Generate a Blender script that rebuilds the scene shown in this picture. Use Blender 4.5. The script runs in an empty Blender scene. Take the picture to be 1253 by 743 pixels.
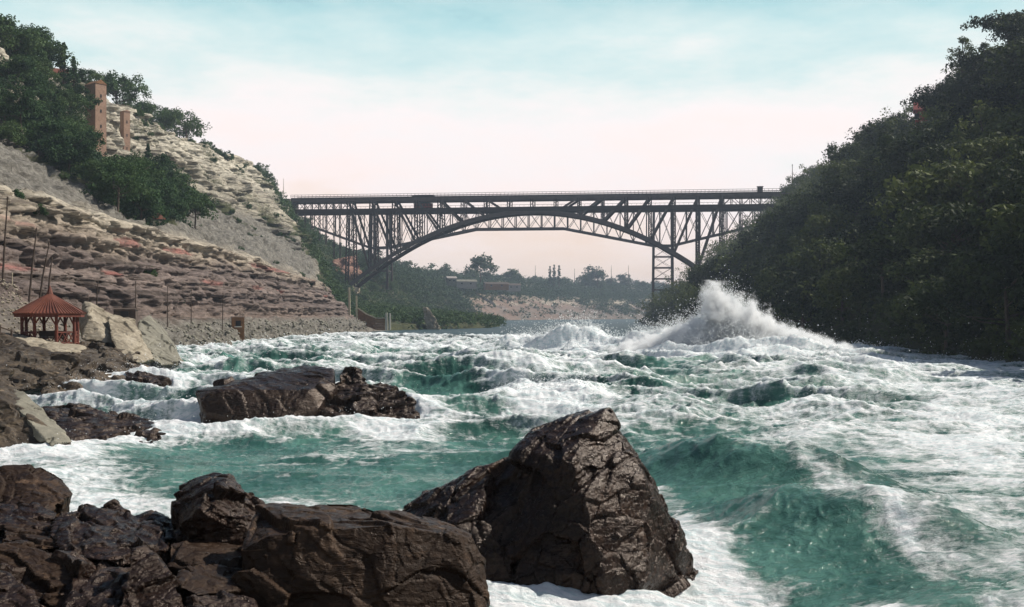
import bpy, bmesh, math, random
import numpy as np
from mathutils import Vector, Matrix

# ---------------------------------------------------------------- camera, world, sun, exposure
SC = bpy.context.scene
COL = SC.collection
F, CX, CY, CH = 1400.0, 626.5, 385.0, 4.5        # focal length, principal column, horizon row, eye height over the water


def P(px, py, Y):
    return Vector(((px - CX) / F * Y, Y, CH - (py - CY) / F * Y))


cam_d = bpy.data.cameras.new('camera')
cam = bpy.data.objects.new('camera', cam_d)
COL.objects.link(cam)
cam.location = (0, 0, CH)
cam.rotation_euler = (math.radians(90), 0, 0)
cam_d.sensor_width = 36
cam_d.lens = F / 1253 * 36
cam_d.shift_y = (CY - 371.5) / 1253
cam_d.clip_start = 0.1
cam_d.clip_end = 20000
SC.camera = cam

SUN_EL, SUN_AZ = math.radians(44), math.radians(70)      # azimuth measured from +Y towards +X
world = bpy.data.worlds.new('World')
SC.world = world
world.use_nodes = True
wn, wl = world.node_tree.nodes, world.node_tree.links
wn.clear()
wo = wn.new('ShaderNodeOutputWorld')
bg = wn.new('ShaderNodeBackground')
bg.inputs['Strength'].default_value = 0.06
sky = wn.new('ShaderNodeTexSky')
sky.sky_type = 'NISHITA'
sky.sun_disc = False
sky.sun_elevation = SUN_EL
sky.sun_rotation = SUN_AZ
sky.air_density = 1.2
sky.dust_density = 1.5
tc = wn.new('ShaderNodeTexCoord')
sep = wn.new('ShaderNodeSeparateXYZ')
wl.new(tc.outputs['Generated'], sep.inputs[0])
nz = wn.new('ShaderNodeTexNoise')
nz.inputs['Scale'].default_value = 5.0
nz.inputs['Detail'].default_value = 6
nz.inputs['Roughness'].default_value = 0.6
mp = wn.new('ShaderNodeMapping')
mp.inputs['Scale'].default_value = (1, 1, 3.2)
mp.inputs['Location'].default_value = (3.1, 0.4, 0.2)
wl.new(tc.outputs['Generated'], mp.inputs[0])
wl.new(mp.outputs[0], nz.inputs['Vector'])
m1 = wn.new('ShaderNodeMath'); m1.operation = 'MULTIPLY_ADD'
wl.new(nz.outputs['Fac'], m1.inputs[0]); m1.inputs[1].default_value = -0.26; m1.inputs[2].default_value = 0.125
m2 = wn.new('ShaderNodeMath'); m2.operation = 'ADD'
wl.new(sep.outputs['Z'], m2.inputs[0]); wl.new(m1.outputs[0], m2.inputs[1])
# veil of thin bright cloud low in the sky: peach at the horizon, rose white above, cyan higher
vr = wn.new('ShaderNodeValToRGB')
wl.new(m2.outputs[0], vr.inputs[0])
cr = vr.color_ramp
for e, (p, c) in enumerate([(0.0, (13.2, 10.2, 8.3)), (0.055, (13.6, 11.2, 9.9)), (0.10, (14.2, 12.4, 12.0)), (0.145, (13.6, 12.7, 12.6)),
                            (0.18, (12.2, 12.5, 12.3)), (0.215, (9.6, 11.6, 11.6)), (0.275, (6.4, 10.0, 10.5)), (0.34, (2.2, 4.6, 6.6))]):
    el = cr.elements[e] if e < 2 else cr.elements.new(p)
    el.position = p
    el.color = (c[0], c[1], c[2], 1)
fr = wn.new('ShaderNodeMapRange')
fr.inputs[1].default_value = 0.24; fr.inputs[2].default_value = 0.5
fr.inputs[3].default_value = 1.0; fr.inputs[4].default_value = 0.0
wl.new(sep.outputs['Z'], fr.inputs[0])
mx = wn.new('ShaderNodeMix'); mx.data_type = 'RGBA'
wl.new(fr.outputs[0], mx.inputs[0]); wl.new(sky.outputs[0], mx.inputs[6]); wl.new(vr.outputs[0], mx.inputs[7])
wl.new(mx.outputs[2], bg.inputs['Color'])
wl.new(bg.outputs[0], wo.inputs[0])

sun_d = bpy.data.lights.new('sun', 'SUN')
sun_d.energy = 4.7
sun_d.angle = math.radians(0.53)
sun_d.color = (1.0, 0.94, 0.84)
sun = bpy.data.objects.new('sun', sun_d)
COL.objects.link(sun)
SD = Vector((math.sin(SUN_AZ) * math.cos(SUN_EL), math.cos(SUN_AZ) * math.cos(SUN_EL), math.sin(SUN_EL)))
sun.rotation_euler = SD.to_track_quat('Z', 'Y').to_euler()
sun.location = SD * 300

SC.view_settings.view_transform = 'Standard'
SC.view_settings.look = 'None'
SC.view_settings.gamma = 1
SC.view_settings.use_curve_mapping = False
SC.view_settings.exposure = 0.36
SC.cycles.max_bounces = 5
SC.cycles.diffuse_bounces = 2
SC.cycles.glossy_bounces = 2
SC.cycles.transmission_bounces = 3
SC.cycles.volume_bounces = 3
SC.cycles.volume_step_rate = 1.0
SC.cycles.volume_max_steps = 256
SC.cycles.transparent_max_bounces = 6
SC.cycles.use_adaptive_sampling = True
SC.cycles.adaptive_threshold = 0.02
SC.cycles.use_denoising = True
SC.cycles.sample_clamp_indirect = 4

R = np.random.default_rng(7)
random.seed(7)

# ---------------------------------------------------------------- noise in numpy
_perm = np.random.default_rng(3).permutation(256).astype(np.int32)
_perm = np.concatenate([_perm, _perm, _perm])
_g3 = np.random.default_rng(4).normal(size=(256, 3)).astype(np.float32)
_g3 /= np.linalg.norm(_g3, axis=1)[:, None]
_r1 = np.random.default_rng(5).random((256, 4)).astype(np.float32)


def _h(ix, iy, iz):
    return _perm[_perm[_perm[ix & 255] + (iy & 255)] + (iz & 255)]


def perlin(x, y, z=None):
    x = np.asarray(x, np.float32); y = np.asarray(y, np.float32)
    ix = np.floor(x).astype(np.int32); iy = np.floor(y).astype(np.int32)
    fx = x - ix; fy = y - iy
    ux = fx * fx * fx * (fx * (fx * 6 - 15) + 10); uy = fy * fy * fy * (fy * (fy * 6 - 15) + 10)
    if z is None:
        def c(a, b):
            g = _g3[_perm[_perm[(ix + a) & 255] + ((iy + b) & 255)]]
            return g[..., 0] * (fx - a) + g[..., 1] * (fy - b)
        a = c(0, 0) * (1 - ux) + c(1, 0) * ux
        b = c(0, 1) * (1 - ux) + c(1, 1) * ux
        return (a * (1 - uy) + b * uy) * 1.7
    z = np.asarray(z, np.float32)
    iz = np.floor(z).astype(np.int32); fz = z - iz
    uz = fz * fz * fz * (fz * (fz * 6 - 15) + 10)

    def c(a, b, d):
        g = _g3[_h(ix + a, iy + b, iz + d)]
        return g[..., 0] * (fx - a) + g[..., 1] * (fy - b) + g[..., 2] * (fz - d)
    r = 0
    for d, wz in ((0, 1 - uz), (1, uz)):
        a = c(0, 0, d) * (1 - ux) + c(1, 0, d) * ux
        b = c(0, 1, d) * (1 - ux) + c(1, 1, d) * ux
        r = r + (a * (1 - uy) + b * uy) * wz
    return r * 1.6


def fbm(x, y, z=None, o=4, g=0.5, l=2.03):
    s = 0; a = 1; t = 0
    for i in range(o):
        s = s + a * perlin(x + 13.7 * i, y + 5.1 * i, None if z is None else z + 3.3 * i)
        t += a; a *= g; x = x * l; y = y * l
        if z is not None:
            z = z * l
    return s / t


def ridge(x, y, p=2.0):
    return np.clip(1 - np.abs(perlin(x, y)) * 1.25, 0, 1) ** p


def worley(p, scale, seed=0):
    """nearest feature point: returns cell random (4) and offset from the feature point, F2-F1"""
    q = p / np.asarray(scale, np.float32) + seed * 17.13
    ip = np.floor(q).astype(np.int32)
    n = len(q)
    best = np.full(n, 9e9, np.float32); sec = best.copy()
    bh = np.zeros(n, np.int32); bo = np.zeros((n, 3), np.float32)
    for a in (-1, 0, 1):
        for b in (-1, 0, 1):
            for c in (-1, 0, 1):
                cell = ip + (a, b, c)
                h = _h(cell[:, 0], cell[:, 1], cell[:, 2])
                off = q - (cell + _r1[h][:, :3])
                d = (off * off).sum(1)
                m = d < best
                sec = np.where(m, best, np.minimum(sec, d))
                best = np.where(m, d, best)
                bh = np.where(m, h, bh)
                bo[m] = off[m]
    return bh, bo * np.asarray(scale, np.float32), np.sqrt(sec) - np.sqrt(best)


def sstep(a, b, x):
    t = np.clip((x - a) / (b - a), 0, 1)
    return t * t * (3 - 2 * t)


# ---------------------------------------------------------------- mesh and object helpers
def np_mesh(name, v, f, mat=None, smooth=False, attrs=None):
    v = np.asarray(v, np.float32); f = np.asarray(f, np.int32)
    me = bpy.data.meshes.new(name)
    k = f.shape[1]
    me.vertices.add(len(v)); me.vertices.foreach_set('co', v.ravel())
    me.loops.add(f.size); me.loops.foreach_set('vertex_index', f.ravel())
    me.polygons.add(len(f))
    me.polygons.foreach_set('loop_start', np.arange(0, f.size, k, dtype=np.int32))
    if smooth:
        me.polygons.foreach_set('use_smooth', np.ones(len(f), bool))
    me.update(calc_edges=True)
    for n, a in (attrs or {}).items():
        at = me.attributes.new(n, 'FLOAT', 'POINT')
        at.data.foreach_set('value', np.asarray(a, np.float32).ravel())
    if mat:
        me.materials.append(mat)
    return me


def link(name, me, parent=None, loc=None):
    o = bpy.data.objects.new(name, me)
    COL.objects.link(o)
    if parent:
        o.parent = parent
    if loc is not None:
        o.location = loc
    return o


def tag(o, label=None, cat=None, group=None, kind=None):
    if label: o['label'] = label
    if cat: o['category'] = cat
    if group: o['group'] = group
    if kind: o['kind'] = kind
    return o


def empty(name, loc=(0, 0, 0), rz=0):
    o = bpy.data.objects.new(name, None)
    COL.objects.link(o)
    o.location = loc
    o.rotation_euler = (0, 0, rz)
    return o


def copy_tree(o, parent=None):
    c = o.copy(); COL.objects.link(c)
    if parent: c.parent = parent
    for ch in list(o.children):
        copy_tree(ch, c)
    return c


class MB:
    """collects boxes, beams and tubes into one mesh"""
    def __init__(s):
        s.v = []; s.f = []

    def add(s, vs, fs):
        n = len(s.v)
        s.v += [tuple(q) for q in vs]
        s.f += [tuple(i + n for i in q) for q in fs]
        return s

    def box(s, c, d, rz=0):
        x, y, z = d[0] / 2, d[1] / 2, d[2] / 2
        m = Matrix.Rotation(rz, 3, 'Z')
        vs = [Vector(c) + m @ Vector((a * x, b * y, e * z)) for e in (-1, 1) for a, b in ((-1, -1), (1, -1), (1, 1), (-1, 1))]
        return s.add(vs, [(3, 2, 1, 0), (4, 5, 6, 7), (0, 1, 5, 4), (1, 2, 6, 5), (2, 3, 7, 6), (3, 0, 4, 7)])

    def beam(s, a, b, w, h):
        a = Vector(a); b = Vector(b); d = (b - a).normalized()
        up = Vector((0, 0, 1)) if abs(d.z) < 0.95 else Vector((1, 0, 0))
        sx = d.cross(up).normalized(); sz = sx.cross(d).normalized()
        vs = [q + sx * (i * w / 2) + sz * (j * h / 2) for q in (a, b) for i, j in ((-1, -1), (1, -1), (1, 1), (-1, 1))]
        return s.add(vs, [(3, 2, 1, 0), (4, 5, 6, 7), (0, 1, 5, 4), (1, 2, 6, 5), (2, 3, 7, 6), (3, 0, 4, 7)])

    def lattice(s, a, b, w, h, n):
        """latticed steel member: two flanges and zigzag lacing"""
        a = Vector(a); b = Vector(b); d = (b - a).normalized()
        up = Vector((0, 0, 1)) if abs(d.z) < 0.95 else Vector((1, 0, 0))
        sx = d.cross(up).normalized(); sz = sx.cross(d).normalized()
        for k in (-1, 1):
            s.beam(a + sz * (k * h / 2), b + sz * (k * h / 2), w, h * 0.36)
        for i in range(n):
            p = a.lerp(b, i / n) + sz * (h / 2 * (1 if i % 2 else -1))
            q = a.lerp(b, (i + 1) / n) + sz * (h / 2 * (-1 if i % 2 else 1))
            s.beam(p, q, w * 0.5, h * 0.2)
        return s

    def tube(s, pts, rad, k=7, rng=None):
        n0 = len(s.v)
        pts = [Vector(q) for q in pts]
        for i, p in enumerate(pts):
            d = (pts[min(i + 1, len(pts) - 1)] - pts[max(i - 1, 0)]).normalized()
            up = Vector((0, 0, 1)) if abs(d.z) < 0.9 else Vector((1, 0, 0))
            a = d.cross(up).normalized(); b = a.cross(d)
            r = rad[i] if hasattr(rad, '__len__') else rad
            for j in range(k):
                t = 2 * math.pi * j / k
                s.v.append(tuple(p + (a * math.cos(t) + b * math.sin(t)) * r))
        for i in range(len(pts) - 1):
            for j in range(k):
                j2 = (j + 1) % k
                s.f.append((n0 + i * k + j, n0 + i * k + j2, n0 + (i + 1) * k + j2, n0 + (i + 1) * k + j))
        s.f.append(tuple(n0 + (len(pts) - 1) * k + j for j in range(k)))
        s.f.append(tuple(n0 + j for j in reversed(range(k))))
        return s

    def mesh(s, name, mat=None, smooth=False):
        me = bpy.data.meshes.new(name)
        me.from_pydata(s.v, [], s.f)
        if mat: me.materials.append(mat)
        if smooth:
            me.polygons.foreach_set('use_smooth', np.ones(len(me.polygons), bool))
        me.update()
        return me

    def build(s, name, mat, parent=None, smooth=False, loc=None):
        return link(name, s.mesh(name, mat, smooth), parent, loc)


# ---------------------------------------------------------------- material helpers
class NT:
    def __init__(s, name):
        s.m = bpy.data.materials.new(name); s.m.use_nodes = True
        s.n = s.m.node_tree.nodes; s.l = s.m.node_tree.links
        s.n.clear()
        s.out = s.n.new('ShaderNodeOutputMaterial')
        s.b = s.n.new('ShaderNodeBsdfPrincipled')
        s.l.new(s.b.outputs[0], s.out.inputs[0])

    def node(s, t, **kw):
        n = s.n.new(t)
        for k, v in kw.items(): setattr(n, k, v)
        return n

    def pos(s, scale=(1, 1, 1), obj=True):
        g = s.node('ShaderNodeTexCoord') if obj else s.node('ShaderNodeNewGeometry')
        m = s.node('ShaderNodeMapping')
        m.inputs['Scale'].default_value = scale
        s.l.new(g.outputs['Object' if obj else 'Position'], m.inputs[0])
        return m.outputs[0]

    def noise(s, vec, scale, detail=4, rough=0.55, dist=0):
        n = s.node('ShaderNodeTexNoise')
        s.l.new(vec, n.inputs['Vector'])
        n.inputs['Scale'].default_value = scale; n.inputs['Detail'].default_value = detail
        n.inputs['Roughness'].default_value = rough; n.inputs['Distortion'].default_value = dist
        return n.outputs['Fac']

    def vor(s, vec, scale, feature='F1'):
        n = s.node('ShaderNodeTexVoronoi', feature=feature)
        s.l.new(vec, n.inputs['Vector']); n.inputs['Scale'].default_value = scale
        return n.outputs['Distance']

    def ramp(s, fac, stops, interp='LINEAR'):
        n = s.node('ShaderNodeValToRGB'); s.l.new(fac, n.inputs[0])
        n.color_ramp.interpolation = interp
        for e, (p, c) in enumerate(stops):
            el = n.color_ramp.elements[e] if e < 2 else n.color_ramp.elements.new(p)
            el.position = p
            el.color = (c, c, c, 1) if isinstance(c, (int, float)) else (c[0], c[1], c[2], 1)
        return n.outputs['Color']

    def mix(s, fac, a, b, mode='MIX'):
        n = s.node('ShaderNodeMix', data_type='RGBA', blend_type=mode)
        for sock, v in ((n.inputs[0], fac), (n.inputs[6], a), (n.inputs[7], b)):
            if isinstance(v, (int, float)): sock.default_value = v if sock.name == 'Factor' else (v, v, v, 1)
            elif isinstance(v, tuple): sock.default_value = (v[0], v[1], v[2], 1)
            else: s.l.new(v, sock)
        return n.outputs[2]

    def math(s, op, a, b=None, c=None):
        n = s.node('ShaderNodeMath', operation=op)
        for i, v in enumerate((a, b, c)):
            if v is None: continue
            if isinstance(v, (int, float)): n.inputs[i].default_value = v
            else: s.l.new(v, n.inputs[i])
        return n.outputs[0]

    def rng(s, v, a, b, c=0.0, d=1.0, smooth=True):
        n = s.node('ShaderNodeMapRange')
        if smooth: n.interpolation_type = 'SMOOTHSTEP'
        s.l.new(v, n.inputs[0])
        for i, q in enumerate((a, b, c, d)): n.inputs[i + 1].default_value = q
        return n.outputs[0]

    def attr(s, name):
        n = s.node('ShaderNodeAttribute', attribute_name=name)
        return n.outputs['Fac']

    def bump(s, h, strength=0.5, dist=0.1, normal=None):
        n = s.node('ShaderNodeBump')
        s.l.new(h, n.inputs['Height']); n.inputs['Strength'].default_value = strength; n.inputs['Distance'].default_value = dist
        if normal is not None: s.l.new(normal, n.inputs['Normal'])
        return n.outputs[0]

    def set(s, color=None, rough=None, spec=None, metal=None, normal=None):
        for nm, v in (('Base Color', color), ('Roughness', rough), ('Specular IOR Level', spec), ('Metallic', metal), ('Normal', normal)):
            if v is None: continue
            sk = s.b.inputs[nm]
            if isinstance(v, (int, float)): sk.default_value = v
            elif isinstance(v, tuple): sk.default_value = (v[0], v[1], v[2], 1)
            else: s.l.new(v, sk)
        return s.m


M = {}


def rock_tint(m):
    b = [n for n in m.node_tree.nodes if n.type == 'BSDF_PRINCIPLED'][0]
    b.inputs['Specular Tint'].default_value = (1.0, 0.82, 0.70, 1)


def rock_mat(name, dark, mid, light, rough=(0.25, 0.55), spec=0.5, sc=1.0, spot=0.62, bump=0.05):
    t = NT(name)
    p = t.pos()
    n1 = t.noise(p, 1.3 * sc, 8, 0.62)
    n2 = t.noise(p, 9 * sc, 6, 0.65)
    st = t.noise(t.pos((1.0, 1.0, 4.0)), 2.2 * sc, 5, 0.6, 0.6)
    f = t.math('MULTIPLY_ADD', n2, 0.45, t.math('MULTIPLY', n1, 0.55))
    c = t.ramp(f, [(0.34, dark), (0.52, mid), (0.70, light)])
    c2 = t.mix(t.rng(st, spot, spot + 0.1), c, light)
    r = t.rng(n2, 0.3, 0.7, rough[0], rough[1])
    h = t.math('MULTIPLY_ADD', t.noise(p, 12 * sc, 9, 0.70), 1.1, t.math('MULTIPLY', st, 1.2))
    h = t.math('ADD', h, t.math('MULTIPLY', t.rng(t.noise(t.pos((1.0, 1.0, 3.0)), 3.0 * sc, 3, 0.5, 1.2), 0.47, 0.5), -0.35))
    return t.set(color=c2, rough=r, spec=spec, normal=t.bump(h, 0.6, bump * 0.6))


M['wet_rock'] = rock_mat('wet_rock', (0.006, 0.0032, 0.0024), (0.015, 0.0082, 0.006), (0.062, 0.036, 0.025), (0.13, 0.42), 0.26, 1.0, 0.64, 0.05)
M['brown_rock'] = rock_mat('brown_rock', (0.008, 0.0045, 0.003), (0.024, 0.014, 0.009), (0.105, 0.066, 0.042), (0.3, 0.7), 0.18, 0.9, 0.62, 0.05)
M['mid_rock'] = rock_mat('mid_rock', (0.007, 0.0045, 0.0035), (0.020, 0.012, 0.009), (0.07, 0.048, 0.034), (0.2, 0.5), 0.28, 0.5, 0.64, 0.09)
M['bank_rock'] = rock_mat('bank_rock', (0.015, 0.010, 0.0065), (0.048, 0.034, 0.021), (0.17, 0.125, 0.08), (0.5, 0.8), 0.35, 0.45, 0.6, 0.1)
M['pale_rock'] = rock_mat('pale_rock', (0.11, 0.09, 0.065), (0.26, 0.225, 0.17), (0.43, 0.385, 0.31), (0.7, 0.9), 0.2, 0.4, 0.6, 0.08)


for k_ in ('wet_rock', 'brown_rock', 'mid_rock'): rock_tint(M[k_])
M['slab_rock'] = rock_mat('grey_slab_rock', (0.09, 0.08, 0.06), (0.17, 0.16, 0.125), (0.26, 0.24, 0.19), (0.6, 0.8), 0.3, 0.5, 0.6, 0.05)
M['pink_rock'] = rock_mat('pink_rock', (0.10, 0.055, 0.04), (0.28, 0.15, 0.11), (0.42, 0.30, 0.23), (0.7, 0.9), 0.2, 0.1, 0.6, 0.3)


def plain(name, col, rough=0.7, var=0.35, sc=3.0, metal=0.0, bump=0.02, spec=0.4):
    t = NT(name)
    p = t.pos()
    n = t.noise(p, sc, 6, 0.65)
    k = t.rng(n, 0.25, 0.75, 1 - var, 1 + var, False)
    c = t.node('ShaderNodeVectorMath', operation='SCALE')
    c.inputs[0].default_value = col
    t.l.new(k, c.inputs['Scale'])
    return t.set(color=c.outputs[0], rough=rough, metal=metal, spec=spec, normal=t.bump(t.noise(p, sc * 4, 5, 0.7), 0.6, bump))


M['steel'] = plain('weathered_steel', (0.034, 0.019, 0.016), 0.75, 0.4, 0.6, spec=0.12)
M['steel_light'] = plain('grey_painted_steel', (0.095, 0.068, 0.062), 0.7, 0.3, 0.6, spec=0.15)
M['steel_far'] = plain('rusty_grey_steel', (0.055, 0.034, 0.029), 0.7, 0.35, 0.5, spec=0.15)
M['timber'] = plain('dark_timber', (0.06, 0.04, 0.028), 0.85, 0.5, 2.0)
M['timber_brown'] = plain('brown_timber', (0.20, 0.095, 0.04), 0.85, 0.5, 2.0)
M['timber_pale'] = plain('pale_timber', (0.42, 0.36, 0.26), 0.85, 0.3, 2.0)
M['red_wood'] = plain('red_brown_painted_log', (0.12, 0.028, 0.015), 0.75, 0.4, 4.0)
M['red_roof'] = plain('red_sheet_roof', (0.135, 0.040, 0.022), 0.65, 0.35, 3.0)
M['red_house'] = plain('dull_red_roofing', (0.25, 0.045, 0.035), 0.8, 0.25, 1.0)
M['whitewash'] = plain('off_white_paint', (0.62, 0.58, 0.50), 0.8, 0.15, 1.0)
M['grey_wall'] = plain('grey_weatherboard', (0.25, 0.22, 0.20), 0.85, 0.25, 1.0)
M['dark_hole'] = plain('unlit_opening', (0.02, 0.017, 0.015), 0.8, 0.2, 1.0)
M['bark'] = plain('bark', (0.075, 0.055, 0.04), 0.9, 0.4, 5.0)


def brick_mat(name, c1, c2, mortar, sc):
    t = NT(name)
    p = t.pos()
    n = t.node('ShaderNodeTexBrick')
    g = t.node('ShaderNodeSeparateXYZ'); t.l.new(p, g.inputs[0])
    cb = t.node('ShaderNodeCombineXYZ')
    t.l.new(t.math('ADD', g.outputs[0], g.outputs[1]), cb.inputs[0]); t.l.new(g.outputs[2], cb.inputs[1])
    t.l.new(cb.outputs[0], n.inputs['Vector'])
    n.inputs['Scale'].default_value = sc
    n.inputs['Color1'].default_value = (*c1, 1); n.inputs['Color2'].default_value = (*c2, 1); n.inputs['Mortar'].default_value = (*mortar, 1)
    c = t.mix(t.rng(t.noise(p, 0.7, 5, 0.7), 0.3, 0.75, 0.0, 0.55), n.outputs['Color'], (0.16, 0.10, 0.07))
    return t.set(color=c, rough=0.9, spec=0.2, normal=t.bump(n.outputs['Fac'], 0.5, 0.03))


M['brick'] = brick_mat('tower_brick', (0.40, 0.24, 0.17), (0.31, 0.185, 0.13), (0.36, 0.28, 0.21), 1.6)


def leaf_mat(name, c0, c1, c2):
    t = NT(name)
    oi = t.node('ShaderNodeObjectInfo')
    f = t.math('MULTIPLY_ADD', oi.outputs['Random'], 0.60, t.math('MULTIPLY', t.attr('v'), 0.50))
    c = t.ramp(f, [(0.1, c0), (0.5, c1), (0.95, c2)])
    t.set(color=c, rough=0.7, spec=0.12)
    tr = t.node('ShaderNodeBsdfTranslucent'); t.l.new(c, tr.inputs[0])
    ms = t.node('ShaderNodeMixShader'); ms.inputs[0].default_value = 0.22
    t.l.new(t.b.outputs[0], ms.inputs[1]); t.l.new(tr.outputs[0], ms.inputs[2])
    t.l.new(ms.outputs[0], t.out.inputs[0])
    return t.m


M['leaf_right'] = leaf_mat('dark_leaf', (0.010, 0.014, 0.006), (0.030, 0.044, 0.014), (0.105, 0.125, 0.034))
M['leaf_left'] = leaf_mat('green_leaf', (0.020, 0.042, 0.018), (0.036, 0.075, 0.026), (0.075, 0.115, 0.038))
M['leaf_far'] = leaf_mat('far_leaf', (0.030, 0.050, 0.022), (0.045, 0.080, 0.035), (0.08, 0.115, 0.05))

# ---------------------------------------------------------------- terrain
def cliff_mat():
    t = NT('gorge_rock')
    p = t.pos()
    g = t.node('ShaderNodeSeparateXYZ'); t.l.new(p, g.inputs[0])
    warp = t.noise(p, 0.05, 4, 0.5)
    zz = t.math('MULTIPLY_ADD', warp, 7.0, g.outputs[2])
    fine = t.noise(t.pos((0.35, 0.10, 1.7)), 1.0, 8, 0.62)
    zz2 = t.math('MULTIPLY_ADD', fine, 1.6, zz)
    # strata from the water up
    s = t.math('DIVIDE', zz2, 70.0)
    strata = t.ramp(s, [(0.0, (0.13, 0.10, 0.075)), (0.07, (0.13, 0.10, 0.075)), (0.105, (0.19, 0.145, 0.12)), (0.16, (0.135, 0.105, 0.095)),
                        (0.19, (0.21, 0.165, 0.145)), (0.22, (0.14, 0.11, 0.10)), (0.25, (0.27, 0.22, 0.175)), (0.31, (0.44, 0.39, 0.31)),
                        (0.36, (0.32, 0.28, 0.22)), (0.60, (0.31, 0.28, 0.22)), (0.72, (0.36, 0.325, 0.26)), (0.88, (0.48, 0.44, 0.36)), (1.0, (0.42, 0.38, 0.30))])
    # thin dark seams between beds, mottled staining
    seam = t.noise(t.pos((0.05, 0.03, 1.5)), 1.0, 6, 0.72, 0.2)
    c = t.mix(t.rng(seam, 0.53, 0.62, 0, 0.75), strata, (0.05, 0.038, 0.03))
    mot = t.noise(t.pos((0.6, 0.2, 0.9)), 1.2, 9, 0.76)
    k = t.rng(mot, 0.34, 0.66, 0.35, 1.45, False)
    sc = t.node('ShaderNodeVectorMath', operation='SCALE'); t.l.new(c, sc.inputs[0]); t.l.new(k, sc.inputs['Scale'])
    c = sc.outputs[0]
    c = t.mix(t.rng(t.attr('red'), 0.35, 0.9, 0, 0.8), c, t.mix(t.rng(mot, 0.42, 0.6), (0.17, 0.10, 0.085), (0.33, 0.135, 0.115)))
    dirt = t.ramp(t.noise(p, 0.9, 8, 0.72), [(0.34, (0.055, 0.05, 0.042)), (0.5, (0.135, 0.125, 0.108)), (0.66, (0.25, 0.235, 0.205))])
    c = t.mix(t.attr('talus'), c, dirt)
    pk = t.ramp(t.noise(p, 0.35, 8, 0.75), [(0.3, (0.08, 0.062, 0.048)), (0.5, (0.165, 0.112, 0.088)), (0.72, (0.27, 0.205, 0.165))])
    c = t.mix(t.attr('pink'), c, pk)
    gn = t.noise(p, 1.4, 7, 0.75)
    gr = t.ramp(gn, [(0.3, (0.02, 0.025, 0.012)), (0.5, (0.05, 0.055, 0.025)), (0.72, (0.10, 0.095, 0.045))])
    gm = t.math('ADD', t.attr('veg'), t.math('MULTIPLY_ADD', gn, 0.9, -0.45))
    c = t.mix(t.rng(gm, 0.40, 0.62), c, gr)
    h = t.math('ADD', t.noise(t.pos((1, .35, 2.2)), 1.8, 8, 0.75), t.math('MULTIPLY', seam, 0.8))
    return t.set(color=c, rough=0.92, spec=0.15, normal=t.bump(h, 0.85, 0.4))


M['cliff'] = cliff_mat()


def interp_rows(st, keys, q):
    """st (S,K,3) control rows at parameters keys, smooth monotone interpolation at q"""
    st = np.asarray(st, float); keys = np.asarray(keys, float)
    i = np.clip(np.searchsorted(keys, q, side='right') - 1, 0, len(keys) - 2)
    t = (q - keys[i]) / (keys[i + 1] - keys[i])
    d = np.diff(st, axis=0) / np.diff(keys)[:, None, None]
    m = np.zeros_like(st)
    m[1:-1] = np.where(d[:-1] * d[1:] > 0, 2 * d[:-1] * d[1:] / (d[:-1] + d[1:] + 1e-12 * np.sign(d[:-1] + d[1:] + 1e-30)), 0)
    m[0] = d[0]; m[-1] = d[-1]
    h = (keys[i + 1] - keys[i])[:, None, None]; t = t[:, None, None]
    return ((2 * t**3 - 3 * t**2 + 1) * st[i] + (t**3 - 2 * t**2 + t) * h * m[i] + (-2 * t**3 + 3 * t**2) * st[i + 1] + (t**3 - t**2) * h * m[i + 1])


def profile_rows(rows, cuts):
    """rows (U,K,3), cuts = samples per segment -> (U,V,3) and the profile parameter of each column"""
    out = []; par = []
    for k, n in enumerate(cuts):
        t = np.arange(n) / n
        out.append(rows[:, k:k + 1] * (1 - t)[None, :, None] + rows[:, k + 1:k + 2] * t[None, :, None])
        par.append(k + t)
    out.append(rows[:, -1:]); par.append(np.array([len(cuts)]))
    return np.concatenate(out, 1), np.concatenate(par)


def grid_normals(g):
    du = np.gradient(g, axis=0); dv = np.gradient(g, axis=1)
    n = np.cross(du, dv)
    return n / (np.linalg.norm(n, axis=-1, keepdims=True) + 1e-9)


def grid_faces(nu, nv):
    a = np.arange(nu * nv).reshape(nu, nv)
    return np.stack([a[:-1, :-1], a[1:, :-1], a[1:, 1:], a[:-1, 1:]], -1).reshape(-1, 4)


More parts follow.
